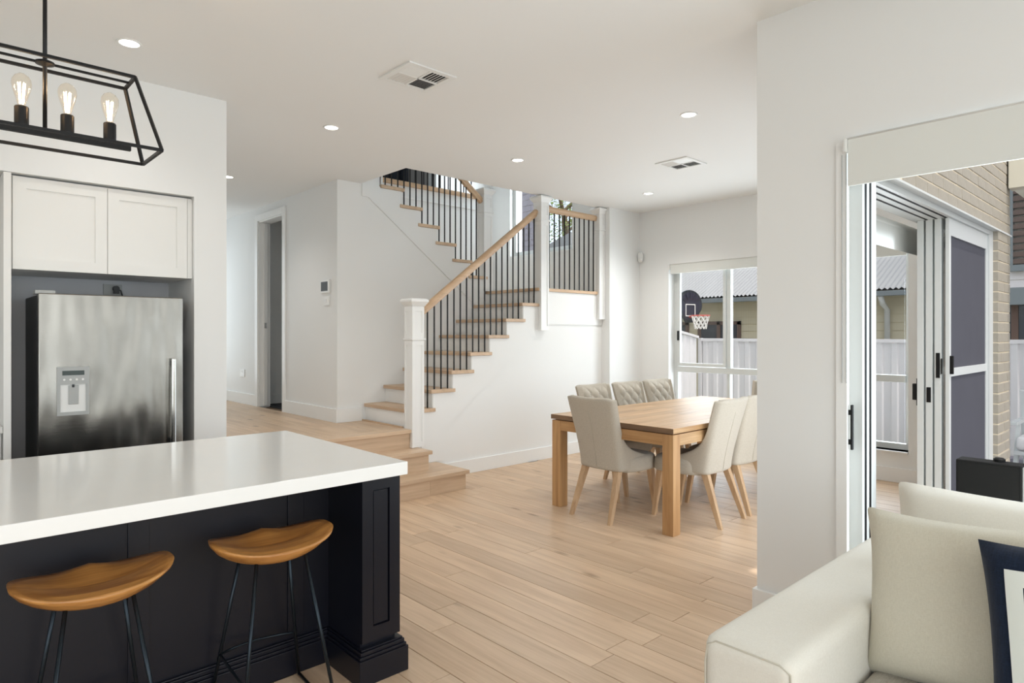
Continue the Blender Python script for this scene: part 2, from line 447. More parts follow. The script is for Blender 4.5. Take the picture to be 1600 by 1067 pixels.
# sawtooth wall under flight one
RISE = .1785; G1 = .245; R1 = 3.49
def z1(k): return HF + RISE * k
def x1(k): return R1 + G1 * (k - 1)
ZL = z1(8)
pts = [(3.49, -.02), (6.33, -.02), (6.33, ZL - .035), (x1(8), ZL - .035)]
for k in range(8, 1, -1):
    pts += [(x1(k), z1(k - 1) - .035)]
    if k > 2: pts += [(x1(k - 1), z1(k - 1) - .035)]
pts += [(3.49, z1(1) - .035)]
struct(MB().prism(pts, 'y', YS, YS + .10), 'wall_under_stair', 'wall')
# apron of flight one, slightly proud of the wall
ap = []
off = .44
tops = [(3.60, z1(1) - .035)]
outline = [(3.60, .176), (3.855, .176), (3.855, .475), (5.215, 1.465), (5.325, 1.54), (6.33, 1.54), (6.33, ZL - .037), (x1(8), ZL - .037)]
for k in range(8, 1, -1):
    outline += [(x1(k), z1(k - 1) - .037)]
    if k > 2: outline += [(x1(k - 1), z1(k - 1) - .037)]
outline += [(3.60, z1(1) - .037)]
struct(MB().prism(outline, 'y', YS - .012, YS + .001), 'trim_1', 'wall')
# wall behind flight one, carrying flight two
G2 = .24
def z2(j): return ZL + RISE * j
def x2(j): return 5.13 - G2 * (j - 1)
pts = [(HW + .14, HF - .1), (5.6, HF - .1), (5.6, ZL - .036), (5.13, ZL - .036), (5.13, z2(1) - .035)]
for j in range(1, 6):
    pts += [(x2(j + 1), z2(j) - .035), (x2(j + 1), z2(j + 1) - .035)]
pts += [(3.66, z2(6) - .035), (3.66, CE + .2), (3.43, CE + .2), (3.43, CE), (HW + .14, CE)]
struct(MB().prism(pts, 'y', YB, YB + .10), 'wall_behind_stair', 'wall')
outline = [(3.444, CE), (3.444, 2.872), (3.52, 2.868), (5.13, 1.66), (5.13, z2(1) - .037)]
for j in range(1, 6):
    outline += [(x2(j + 1), z2(j) - .037), (x2(j + 1), z2(j + 1) - .037)]
outline += [(3.66, z2(6) - .037), (3.66, CE)]
struct(MB().prism(outline, 'y', YB - .014, YB + .001), 'trim_2', 'wall')

# baseboards
BBH, BBT = .14, .018
def bb(name, pts):   # list of boxes in plan
    mb = MB()
    for x0, xx1, y0, y1, z0 in pts: mb.box(x0, xx1, y0, y1, z0, z0 + BBH)
    return struct(mb, name, 'trim', None, .003)
bb('baseboard_stair', [(3.86, 6.33, YS - BBT, YS, 0)])
bb('baseboard_corner', [(6.33 - BBT, XW, 5.04 - BBT, 5.04, 0)])
bb('baseboard_window', [(XW - BBT, XW, 1.55, 5.02, 0)])
bb('baseboard_living', [(XL - BBT, XL, 1.14, 1.55 + BBT, 0), (XL, XL + .30, 1.55, 1.55 + BBT, 0)])
bb('baseboard_hall', [(HW - BBT, HW, YB - BBT, D0 - .08, HF), (HW - BBT, HW, D1 + .08, 9.6, HF)])
bb('baseboard_hall_corner', [(HW, 3.44, YB - BBT, YB, HF)])

# ------------------------------------------------------------------ hall door
d = sempty('door_1', (HW, D0, HF))
obj(MB().box(HW - .018, HW, D0 - .08, D0, HF, DZ + .08), 'architrave', 'trim', d, .003)
obj(MB().box(HW - .018, HW, D1, D1 + .08, HF, DZ + .08), 'architrave', 'trim', d, .003)
obj(MB().box(HW - .018, HW, D0, D1, DZ, DZ + .08), 'architrave', 'trim', d, .003)
obj(MB().box(HW, HW + .14, D1 - .016, D1, HF, DZ), 'jamb', 'trim', d)
obj(MB().box(HW, HW + .14, D0, D0 + .016, HF, DZ), 'jamb', 'trim', d)
obj(MB().box(HW, HW + .14, D0, D1, DZ - .016, DZ), 'head_jamb', 'trim', d)
obj(MB().box(HW + .05, HW + .09, D1 - .05, D1 - .017, HF + .01, DZ - .02), 'sliding_leaf_edge', 'trim', d)
obj(MB().box(HW + .052, HW + .078, D1 - .054, D1 - .049, 1.50, 1.57), 'latch_plate', 'chrome', d)

# ------------------------------------------------------------------ dining window
w = sempty('window_1', (XW + .12, W0, WZ0))
fx0, fx1 = XW + .13, XW + .19
t = .055
obj(MB().box(fx0, fx1, W0, W0 + t, WZ0, WZ1).box(fx0, fx1, W1 - t, W1, WZ0, WZ1).box(fx0, fx1, W0 + t, W1 - t, WZ0, WZ0 + t).box(fx0, fx1, W0 + t, W1 - t, WZ1 - t, WZ1), 'frame', 'white_aluminium', w)
ys = [W0 + t + .0, 2.58, 3.20, 3.86, W1 - t]
obj(MB().box(fx0 - .025, fx1 - .001, W0 + t, W1 - t, .955, 1.025), 'transom', 'white_aluminium', w, .004)
for yy in ys[1:4]:
    obj(MB().box(fx0, fx1 - .005, yy - .028, yy + .028, 1.025, WZ1 - t), 'mullion', 'white_aluminium', w)
    obj(MB().box(fx0, fx1 - .005, yy - .02, yy + .02, WZ0 + t, .955), 'mullion', 'white_aluminium', w)
for i in range(4):
    a, bb_ = ys[i] + .02, ys[i + 1] - .02
    obj(MB().box(fx0 + .025, fx0 + .031, a, bb_, 1.02, WZ1 - t + .005), 'pane', 'window_glass', w)
    obj(MB().box(fx0 + .025, fx0 + .031, a, bb_, WZ0 + t - .005, .96), 'pane', 'window_glass', w)
s_ = MB()     # sliding sash around the first pane
a, bb_ = 3.885, W1 - t
s_.box(fx0 - .02, fx0 + .015, a, a + .035, 1.03, WZ1 - t).box(fx0 - .02, fx0 + .015, bb_ - .04, bb_, 1.03, WZ1 - t).box(fx0 - .02, fx0 + .015, a + .035, bb_ - .04, 1.03, 1.07).box(fx0 - .02, fx0 + .015, a + .035, bb_ - .04, WZ1 - t - .04, WZ1 - t)
sash = obj(s_, 'sash', 'white_aluminium', w)
obj(MB().box(fx0 - .04, fx0 - .02, bb_ - .03, bb_ - .008, 1.35, 1.47), 'latch', 'black_plastic', sash, .003)
obj(MB().box(XW - .02, XW + .13, W0, W1, WZ0 - .018, WZ0), 'sill', 'trim', w, .003)
bl = thing('roller_blind', 'rolled up white blind strip across the top of the dining window', 'blind', (XW + .02, W0, WZ1))
obj(MB().box(XW + .012, XW + .02, W0 + .02, W1 - .02, WZ1 - .105, WZ1 - .001), 'blind_fabric', 'blind_fabric', bl)
obj(MB().box(XW + .006, XW + .03, W0 + .02, W1 - .02, WZ1 - .118, WZ1 - .105), 'bottom_bar', 'blind_fabric', bl, .003)
obj(MB().box(XW - .008, XW + .06, W1 - .02, W1 - .004, WZ1 - .07, WZ1 - .002), 'bracket', 'white_plastic', bl)
obj(MB().tube([(XW + .06, W0 + .02, WZ1 - .05), (XW + .06, W1 - .02, WZ1 - .05)], .03, 14), 'roller_tube', 'blind_fabric', bl, smooth=True)

# stair window
w = sempty('window_2', (XW + .12, SW0, SZ0)); t = .07
obj(MB().box(fx0 - .06, fx1, SW0, SW0 + t, SZ0, SZ1).box(fx0 - .06, fx1, SW1 - t, SW1, SZ0, SZ1).box(fx0 - .06, fx1, SW0 + t, SW1 - t, SZ0, SZ0 + t).box(fx0 - .06, fx1, SW0 + t, SW1 - t, SZ1 - t, SZ1), 'frame', 'white_aluminium', w)
obj(MB().box(fx0 + .02, fx0 + .026, SW0 + t, SW1 - t, SZ0 + t, SZ1 - t), 'pane', 'window_glass', w)

# ------------------------------------------------------------------ the three platform steps
st = thing('platform_steps', 'three wide oak steps rising from the dining floor to the hallway', 'steps', (3.6, 4.66, 0))
def stepset(xr, yf, ztop, z0, yback, splits):
    # yf: riser face; tread overhangs by .026
    xs = [1.58] + splits + [xr]
    for a, bb_ in zip(xs, xs[1:]):
        obj(MB().box(a + .0008, bb_ - .0008, yf, yf + .018, z0, ztop - .034), 'riser', 'tread_x_oak', st)
    obj(MB().box(xr - .018, xr, yf + .019, yback, z0, ztop - .034), 'riser', 'tread_oak', st)
    obj(MB().box(1.58, xr + .026, yf - .026, yf + .115, ztop - .034, ztop), 'tread', 'tread_x_oak', st, .003)
    obj(MB().box(1.58, xr + .026, yf + .1165, yback, ztop - .034, ztop - .0005), 'tread', 'tread_x_oak', st, .003)
wood('tread_x_oak', (216, 189, 160), (190, 161, 132), 'x', .42, rand=.05)
stepset(3.745, 4.66, .175, .0, YS - .013, [3.345])
stepset(3.50, 4.90, .35, .175, YS - .013, [2.7])
a = .525
obj(MB().box(1.58, 3.455, 5.14, 5.158, .35, a - .034), 'riser', 'tread_x_oak', st)
obj(MB().box(1.58, 3.455, 5.114, 5.258, a - .034, a), 'nosing_board', 'tread_x_oak', st, .003)
obj(MB().box(3.445, 3.462, 5.258, YB, a, a + .014), 'skirting_strip', 'tread_oak', st)

# ------------------------------------------------------------------ staircase
sc = thing('staircase', 'white and oak staircase with black metal balusters and a turning landing', 'staircase', (3.5, 5.6, HF))
def tread(x0, xx1, y0, y1, z, m='tread_oak'):
    return obj(MB().box(x0, xx1, y0, y1, z - .035, z), 'tread', m, sc, .004)
for k in range(1, 8):
    tread(x1(k) - (.03 if k > 1 else .018), x1(k + 1) + .02, YS - .03, YB - .001, z1(k))
    obj(MB().box(x1(k) - .005, x1(k) + .012, YS - .006, YB - .001, z1(k - 1) + .001, z1(k) - .035), 'riser', 'trim', sc)
obj(MB().box(x1(8) - .005, x1(8) + .012, YS - .006, YB - .001, z1(7) + .001, ZL - .035), 'riser', 'trim', sc)
obj(MB().box(x1(8) - .03, 6.33, YS - .03, YS + .12, ZL - .035, ZL), 'landing_nosing', 'rail_oak', sc, .004)
obj(MB().box(x1(8) - .03, XW - .001, YS + .1215, 7.99, ZL - .034, ZL), 'landing_floor', 'tread_oak', sc)
for j in range(1, 9):
    o = tread(x2(j + 1) - .025, x2(j) + .03, YB - .03, 7.045, z2(j), 'tread_oak')
    obj(MB().box(x2(j) - .012, x2(j) + .005, YB - .006, 7.045, z2(j - 1) + .001, z2(j) - .035), 'riser', 'trim', sc)
obj(MB().box(3.43, 5.87, 7.01, 7.12, 3.335, 3.39), 'corridor_nosing', 'rail_oak', sc, .004)
obj(MB().box(3.43, 5.86, 7.032, 7.048, 3.18, 3.20), 'corridor_bead', 'trim', sc)
# newel posts
def newel(cx, cy, z0, z1_, w=.13, collar=None, cap=True, name='newel_post'):
    h = w / 2
    zt = z1_ - (.075 if cap else 0)
    p = obj(MB().box(cx - h, cx + h, cy - h, cy + h, z0, zt), name, 'trim', sc, .003)
    m = MB()
    zz = collar or zt
    d0 = .006; e = .024
    for s0, s1 in ((z0 + .001, zz - .013), (zz + .009, zt - .001)):
        if s1 - s0 < .1: continue
        for u0, u1, q0, q1 in ((-h - d0, -h + e, s0, s1), (h - e, h, s0, s1), (-h + e, h - e, s0, s0 + .05), (-h + e, h - e, s1 - .045, s1)):
            m.box(cx + u0, cx + u1, cy - h - d0, cy - h - .0003, q0, q1)
        for u0, u1, q0, q1 in ((-h, -h + e, s0, s1), (h - e, h, s0, s1), (-h + e, h - e, s0, s0 + .05), (-h + e, h - e, s1 - .045, s1)):
            m.box(cx - h - d0, cx - h - .0003, cy + u0, cy + u1, q0, q1)
    obj(m, 'post_panelling', 'trim', p)
    if collar: obj(MB().box(cx - h - .014, cx + h + .014, cy - h - .014, cy + h + .014, collar - .012, collar + .008), 'collar', 'trim', p, .004)
    if cap:
        c = MB(); b0 = h + .004; b1 = h + .034
        c.taper((cx, cy, zt), 2 * b0, 2 * b0, (cx, cy, zt + .045), 2 * b1, 2 * b1)
        c.box(cx - b1, cx + b1, cy - b1, cy + b1, zt + .045, zt + .062)
        c.taper((cx, cy, zt + .062), 2 * b1, 2 * b1, (cx, cy, z1_), 2 * b1 - .03, 2 * b1 - .03)
        obj(c, 'post_cap', 'trim', p)
NY = 5.185
newel(3.525, NY - .015, .352, 1.765, .13, 1.38)
newel(5.255, NY - .015, 1.47, 2.995, .12, 2.72)
newel(6.275, NY - .02, 1.61, 2.995, .10, 2.72)
newel(5.17, 6.06, ZL + .001, 3.21, .13, 2.925)
# balusters
BW = .0112
def baluster(x, y, z0, z1_): obj(MB().box(x - BW / 2, x + BW / 2, y - BW / 2, y + BW / 2, z0, z1_), 'baluster', 'black_metal', sc)
def rail1(x): return 1.622 + (x - 3.60) * (2.805 - 1.622) / (5.19 - 3.60)   # centre height of flight-one rail
for i in range(19):
    x = 3.695 + i * G1 / 3
    k = int((x - (R1 - .03)) // G1) + 1
    k = max(1, min(7, k))
    baluster(x, NY + .01, z1(k), rail1(x) - .02)
for i in range(10): baluster(5.40 + i * .088, NY + .0, ZL, 2.84)
def rail2(x): return 3.06 + (5.10 - x) * RISE / G2
for i in range(18):
    x = 5.03 - i * G2 / 3
    j = max(1, int((5.13 + .03 - x) // G2) + 1)
    baluster(x, YB + .035, z2(j), min(rail2(x) - .02, z2(j) + 1.05))
for i in range(17): baluster(3.62 + i * .135, 7.07, 3.39, 4.25)
def rail(p, q, name='handrail'):
    # moulded section
    d = (Vector(q) - Vector(p)).normalized(); up = Vector((0, 0, 1)); a = d.cross(up).normalized(); b_ = a.cross(d).normalized()
    sec = [(-.022, -.032), (.022, -.032), (.026, -.012), (.034, .004), (.034, .020), (.022, .034), (0, .038), (-.022, .034), (-.034, .020), (-.034, .004), (-.026, -.012)]
    m = MB(); n_ = len(sec)
    for e in (p, q): m.v += [tuple(Vector(e) + a * s0 + b_ * s1) for s0, s1 in sec]
    m.f += [tuple(range(n_)), tuple(range(n_, 2 * n_))] + [(i, (i + 1) % n_, n_ + (i + 1) % n_, n_ + i) for i in range(n_)]
    return obj(m, name, 'rail_oak', sc)
rail((3.585, NY + .01, rail1(3.585)), (5.20, NY + .01, rail1(5.20)))
rail((5.31, NY, 2.865), (6.23, NY, 2.865))
rail((5.11, YB + .035, rail2(5.11)), (3.7, YB + .035, rail2(3.7)))
rail((3.5, 7.07, 4.27), (5.8, 7.07, 4.27))

# ------------------------------------------------------------------ kitchen
fc = thing('fridge_cabinet', 'white two door cabinet built in above the steel fridge', 'cabinet', (.87, 4.56, 1.79))
obj(MB().box(.404, 1.353, 4.575, 5.09, 1.79, 2.318), 'carcass', 'cabinet', fc)
def shaker(x0, xx1, y, z0, z1_, parent):
    g = MB(); f = .062
    g.box(x0, x0 + f, y, y + .02, z0, z1_).box(xx1 - f, xx1, y, y + .02, z0, z1_).box(x0 + f, xx1 - f, y, y + .02, z0, z0 + f).box(x0 + f, xx1 - f, y, y + .02, z1_ - f, z1_)
    o = obj(g, 'door', 'cabinet', parent)
    obj(MB().box(x0 + f, xx1 - f, y + .008, y + .018, z0 + f, z1_ - f), 'inset_panel', 'cabinet', o)
shaker(.413, .870, 4.553, 1.79, 2.31, fc); shaker(.873, 1.322, 4.553, 1.79, 2.31, fc)
obj(MB().box(1.325, 1.353, 4.556, 4.575, 1.79, 2.31), 'filler_strip', 'cabinet', fc)
ep = obj(MB().box(.368, .402, 4.50, 5.09, 0, 2.318), 'tall_end_panel', 'cabinet', None, .002); tag(ep, 'tall white end panel left of the steel fridge', 'panel')
uc = thing('upper_cabinet', 'white wall cabinet cut off by the left picture edge', 'cabinet', (0, 4.8, 1.5))
obj(MB().box(-1.2, .367, 4.80, 5.09, 1.53, 2.318), 'carcass', 'cabinet', uc)
shaker(-.25, .355, 4.778, 1.53, 2.31, uc); shaker(-.86, -.255, 4.778, 1.53, 2.31, uc)
bc = thing('base_cabinet', 'white kitchen base cabinet beside the tall end panel', 'cabinet', (0, 4.6, 0))
obj(MB().box(-2.2, .367, 4.56, 5.09, .1, .875), 'carcass', 'cabinet', bc)
obj(MB().box(-.25, .36, 4.54, 4.559, .12, .872), 'door', 'cabinet', bc, .002)
obj(MB().box(-.86, -.255, 4.54, 4.559, .12, .872), 'door', 'cabinet', bc, .002)
obj(MB().box(-2.2, .36, 4.60, 5.09, 0, .099), 'kickboard', 'cabinet', bc)
tag(obj(MB().box(-2.2, .367, 4.52, 5.09, .876, .912), 'kitchen_worktop', 'quartz', None, .002), 'white stone worktop on the cabinets at the far left edge', 'worktop')
sp = obj(MB().box(-2.2, .367, 5.088, 5.098, .913, 1.53), 'splashback', 'white_plastic', None); tag(sp, 'glossy white splashback under the left wall cabinet', 'splashback')

fr = thing('fridge', 'large stainless steel fridge with a water dispenser in its door', 'fridge', (.91, 4.75, 0))
FY = 4.45
obj(MB().box(.522, 1.262, FY + .07, 5.05, .03, 1.648), 'body', 'dark_grey', fr, .006)
dr = obj(MB().box(.518, 1.268, FY, FY + .062, .62, 1.655), 'door', 'stainless', fr, .006)
obj(MB().box(.518, 1.268, FY, FY + .062, .05, .612), 'freezer_drawer', 'stainless', fr, .006)
obj(MB().box(.505, .60, FY + .02, FY + .12, 1.650, 1.672), 'hinge_cover', 'grey_plastic', fr, .004)
h = obj(MB().box(1.190, 1.212, FY - .052, FY - .034, .72, 1.272), 'handle', 'chrome', dr, .004)
obj(MB().box(1.192, 1.210, FY - .035, FY + .001, .74, .77).box(1.192, 1.210, FY - .035, FY + .001, 1.225, 1.255), 'standoff', 'dark_grey', h)
# dispenser: frame ring with a recess
x0, xx1, zz0, zz1 = .602, .758, .958, 1.236
g = MB()
g.box(x0, xx1, FY - .012, FY + .0, 1.135, zz1)
g.box(x0, x0 + .016, FY - .012, FY, zz0 + .02, 1.135).box(xx1 - .016, xx1, FY - .012, FY, zz0 + .02, 1.135).box(x0, xx1, FY - .012, FY, zz0, zz0 + .02)
dp = obj(g, 'dispenser', 'grey_plastic', dr)
obj(MB().box(x0 + .016, xx1 - .016, FY - .004, FY - .001, zz0 + .02, 1.135), 'recess', 'white_plastic', dp)
obj(MB().box(x0 + .055, x0 + .105, FY - .010, FY - .004, 1.02, 1.13), 'paddle', 'grey_plastic', dp, .003)
obj(MB().tube([(x0 + .078, FY - .010, 1.135), (x0 + .078, FY - .010, 1.118)], .006, 10), 'spout', 'dark_grey', dp)
obj(MB().box(x0 + .025, xx1 - .025, FY - .014, FY - .0115, 1.188, 1.214), 'display', 'display', dp)
for i in range(4):
    obj(MB().tube([(x0 + .034 + i * .030, FY - .0155, 1.163), (x0 + .034 + i * .030, FY - .0115, 1.163)], .006, 12), 'button', 'white_plastic', dp)
sk = thing('fridge_power_socket', 'white power socket with a plugged in cord above the fridge', 'socket', (.93, 5.09, 1.7))
obj(MB().box(.95, 1.06, 5.088, 5.099, 1.69, 1.765), 'plate', 'grey_plastic', sk, .002)
obj(MB().tube([(1.02, 5.088, 1.735), (1.02, 5.05, 1.735)], .019, 12).box(1.004, 1.036, 5.045, 5.07, 1.70, 1.735), 'plug', 'dark_grey', sk)
obj(MB().tube([(1.02, 5.06, 1.735), (1.045, 5.05, 1.72), (1.055, 5.06, 1.69), (1.055, 5.075, 1.64), (1.055, 5.08, 1.5)], .005, 8), 'cord', 'dark_grey', sk, smooth=True)

# island
IX, IY0, IY1, IT, IB = 1.535, 2.30, 3.51, .885, .831
tag(obj(MB().box(-1.3, IX, IY0, IY1, IB, IT), 'island_worktop', 'quartz', None, .003), 'thick white stone slab on top of the navy kitchen island', 'worktop')
isl = thing('kitchen_island', 'navy painted kitchen island with panelled end pilaster and moulded plinth', 'island', (.5, 2.9, 0))
BY = 2.63
obj(MB().box(-1.2, 1.34, BY, 3.44, 0, IB), 'carcass', 'navy', isl)
for xx in (-.62, .0, .60, 1.19): obj(MB().box(xx - .035, xx + .035, BY - .008, BY, .16, IB), 'batten', 'navy', isl, .002)
def frame_panel(axis, u0, u1, z0, z1_, face, f, fl, parent):
    """stile-and-rail face; axis y: face at y, looking -y; axis x: face at x, looking +x"""
    g = MB()
    def bx(a, b_, c, d_):
        if axis == 'y': g.box(a, b_, face, face + .016, c, d_)
        else: g.box(face - .016, face, a, b_, c, d_)
    bx(u0, u0 + f, z0, z1_); bx(u1 - f, u1, z0, z1_); bx(u0 + f, u1 - f, z0, z0 + fl); bx(u0 + f, u1 - f, z1_ - f, z1_)
    o = obj(g, 'frame_face', 'navy', parent)
    g = MB()
    e = .006
    if axis == 'y': g.box(u0 + f + e, u1 - f - e, face + .006, face + .017, z0 + fl + e, z1_ - f - e)
    else: g.box(face - .017, face - .006, u0 + f + e, u1 - f - e, z0 + fl + e, z1_ - f - e)
    obj(g, 'inset_panel', 'navy', o)
    return o
pl = obj(MB().box(1.34, 1.503, 2.352, 3.43, 0, IB), 'pilaster', 'navy', isl)
frame_panel('y', 1.34, 1.519, .16, IB, 2.336, .05, .06, pl)
frame_panel('x', 2.337, 3.43, .16, IB, 1.519, .08, .06, pl)
def plinth(path, name):
    # path: list of plan points (outer wall line) with outward normals handled by simple boxes at three set-backs
    for (x0, xx1, y0, y1), nm in path:
        for ex, za, zb, nmn in ((.026, 0, .105, 'plinth_board'), (.020, .105, .118, 'plinth_moulding'), (.014, .118, .134, 'plinth_moulding'), (.008, .134, .142, 'plinth_moulding')):
            g = MB().box(x0 - ex, xx1 + ex, y0 - ex, y1 + ex, za, zb)
            obj(g, nmn, 'navy', isl, .0025)
plinth([((1.34, 1.519, 2.336, 3.43), 'a')], 'p')
for ex, za, zb, nmn in ((.022, 0, .105, 'plinth_board'), (.016, .105, .118, 'plinth_moulding'), (.011, .118, .134, 'plinth_moulding'), (.006, .134, .142, 'plinth_moulding')):
    obj(MB().box(-1.2, 1.33, BY - ex - .008, BY, za, zb), nmn, 'navy', isl, .0025)

# stools
def stool():
    t = localthing('bar_stool', 'x', 'stool', 'bar stools at the island')
    # saddle seat: lobed outline, scooped top, bowl underside
    NU, NV = 41, 15
    A, B = .222, .150
    def outline(a):
        c, s0 = math.cos(a), math.sin(a)
        x = A * math.copysign(abs(c) ** .72, c); y = B * math.copysign(abs(s0) ** .85, s0)
        if s0 > 0: y -= .035 * math.exp(-(x / .10) ** 2) * 0 
        return x, y
    def top(x, y):
        u = x / A; v = y / B
        e = min(1.0, math.hypot(u, v))
        z = .648 + .044 * abs(u) ** 2.4 - .016 * (1 - abs(v)) * (1 - u * u)
        z += .026 * math.exp(-(u / .28) ** 2) * max(0, (v + .1) / 1.1) ** 1.5      # ridge at the middle of the far edge
        z -= .010 * e ** 6
        return z
    def bot(x, y):
        u = x / A; v = y / B; e2 = min(1.0, u * u * .95 + v * v * .95)
        return .584 + .052 * e2 ** 2.2 + .030 * u * u
    m = MB(); N = 48; K = 9
    rings = []
    for surf in (0, 1):
        for k in range(K + 1) if surf == 0 else range(K, -1, -1):
            f = k / K; ring = []
            for i in range(N):
                x, y = outline(2 * PI * i / N); sh = 1.0 if k < K or surf == 0 else .985
                x *= f * sh + 1e-4; y *= f * sh + 1e-4
                zt, zb = top(x, y), bot(x, y)
                if k == K:
                    mid = (zt + zb) / 2; hh_ = max(.005, (zt - zb) * .28); z = mid + (hh_ if surf == 0 else -hh_)
                elif k == K - 1:
                    z = zt - .001 if surf == 0 else zb
                else: z = zt if surf == 0 else min(zb, zt - .01)
                m.v.append((x, y, z)); ring.append(len(m.v) - 1)
            rings.append(ring)
    for a, b_ in zip(rings, rings[1:]):
        for i in range(N): m.f.append((a[i], a[(i + 1) % N], b_[(i + 1) % N], b_[i]))
    m.f.append(tuple(rings[0])); m.f.append(tuple(rings[-1]))
    obj(m, 'seat', 'stool_ash', t, smooth=True)
    r = .0065
    ft = {}
    for sx in (-1, 1):
        for sy in (-1, 1):
            p0 = (sx * .088, sy * .090, .606); p1 = (sx * .172, sy * .198, .012)
            obj(MB().tube([p0, p1], r, 10), 'leg', 'stool_metal', t, smooth=True); ft[sx, sy] = p1
    for sx in (-1, 1):
        obj(MB().tube([ft[sx, -1], ft[sx, 1]], r, 10), 'floor_runner', 'stool_metal', t, smooth=True)
    def at(sx, sy, z):
        f = (.606 - z) / (.606 - .012); return Vector((sx * (.088 + .084 * f), sy * (.090 + .108 * f), z))
    pth = [at(-1, 1, .20), Vector((-.09, .185, .20)), Vector((.0, .20, .20)), Vector((.09, .185, .20)), at(1, 1, .20)]
    pth = [at(-1, -1, .20), at(-1, 1, .20)] + pth[1:-1] + [at(1, 1, .20)]
    obj(MB().tube(pth, .005, 8), 'foot_rest', 'stool_metal', t, smooth=True)
    return t
s1 = stool(); s1['label'] = 'wooden saddle bar stool nearest the left picture edge'
s2 = copy_tree(s1); s2['label'] = 'wooden saddle bar stool closer to the island end pilaster'
place(s1, (.425, 2.395, 0), R(-2)); place(s2, (.995, 2.393, 0), R(-4))

# pendant
pn = thing('pendant_light', 'black open frame linear pendant with filament bulbs over the island', 'pendant light', (.357, 2.9, 2.13))
px, py, zt, zb = .357, 2.90, 2.415, 2.135; lt, wt, lb, wb = .275, .080, .353, .142; q = .011
def ringbars(L, w_, z, nm):
    for a, b_ in (((-L, -w_), (L, -w_)), ((L, -w_), (L, w_)), ((L, w_), (-L, w_)), ((-L, w_), (-L, -w_))):
        obj(MB().bar((px + a[0], py + a[1], z), (px + b_[0], py + b_[1], z), q), nm, 'black_metal', pn)
ringbars(lt, wt, zt, 'top_bar'); ringbars(lb, wb, zb, 'bottom_bar')
for sx in (-1, 1):
    for sy in (-1, 1):
        obj(MB().bar((px + sx * lt, py + sy * wt, zt), (px + sx * lb, py + sy * wb, zb), q), 'corner_bar', 'black_metal', pn)
obj(MB().bar((px - lt, py, zt), (px + lt, py, zt), .008), 'centre_bar', 'black_metal', pn)
obj(MB().tube([(px, py, CE), (px, py, 2.16)], .007, 12), 'stem', 'black_metal', pn, smooth=True)
obj(MB().lathe([(.055, 0), (.06, -.012), (.05, -.025), (.012, -.03)], (px, py, CE), 24), 'ceiling_rose', 'black_metal', pn)
obj(MB().lathe([(.008, .014), (.03, .004), (.03, -.004), (.008, -.012)], (px, py, zt), 20), 'hub', 'black_metal', pn)
obj(MB().bar((px - .277, py, 2.155), (px + .277, py, 2.155), .018), 'lamp_bar', 'black_metal', pn)
for i in range(4):
    bx_ = px + (-1.5 + i) * .137
    obj(MB().lathe([(.006, 0), (.006, .012)], (bx_, py, 2.162), 10), 'socket_stem', 'black_metal', pn)
    so = obj(MB().lathe([(.021, 0), (.022, .004), (.022, .062), (.020, .066)], (bx_, py, 2.174), 18), 'socket', 'black_metal', pn)
    bu = obj(MB().lathe([(.012, .064), (.013, .075), (.019, .098), (.027, .125), (.031, .145), (.029, .162), (.021, .176), (.009, .184), (.002, .186)], (bx_, py, 2.174), 18), 'bulb', 'bulb_glass', pn, smooth=True)
    fl = MB()
    for k in range(6):
        a = 2 * PI * k / 6
        fl.tube([(bx_ + .006 * math.cos(a), py + .006 * math.sin(a), 2.25), (bx_ + .011 * math.cos(a), py + .011 * math.sin(a), 2.325)], .0013, 5)
    obj(fl, 'filament', 'filament', bu)
    lamp('bulb_lamp', 'POINT', (bx_, py, 2.30), (0, 0, 0), 1.2, (1, .78, .52), parent=None).parent = None
for o in bpy.data.lights:
    if o.name.startswith('bulb_lamp'): o.shadow_soft_size = .02

# ------------------------------------------------------------------ ceiling fittings
def downlight(x, y, label, watt):
    t = thing('downlight', label, 'downlight', (x, y, CE), 0, 'recessed ceiling downlights')
    ring = MB(); N = 28
    prof = [(.052, -.001), (.060, -.004), (.060, 0)]
    b0 = ring.grid(lambda i, j: (x + [.047, .049, .060, .062][j] * math.cos(2 * PI * i / N), y + [.047, .049, .060, .062][j] * math.sin(2 * PI * i / N), CE + [-.0005, -.005, -.005, -.0005][j]), N, 4, True)
    obj(ring, 'bezel', 'white_plastic', t)
    obj(MB().lathe([(.047, -.002), (.047, -.001)], (x, y, CE), N), 'diffuser', 'lamp_disc', t)
    l = lamp('downlight_lamp', 'SPOT', (0, 0, -.02), (0, 0, 0), watt, (1, .97, .93), parent=t)
    l.data.spot_size = R(128); l.data.spot_blend = 1.0; l.data.shadow_soft_size = .04
for x, y, lb_, wt_ in ((.862, 3.973, 'round ceiling downlight nearest the black pendant', 18), (2.342, 4.544, 'round ceiling downlight between the fridge wall and the stairwell', 58),
                  (4.014, 4.246, 'round ceiling downlight just in front of the stair opening', 24), (4.084, 2.535, 'round ceiling downlight over the near end of the dining table', 46),
                  (6.027, 4.253, 'round ceiling downlight in the far dining corner', 90), (2.313, 6.665, 'round ceiling downlight in the hallway beside the fridge wall edge', 34)):
    downlight(x, y, lb_, wt_)
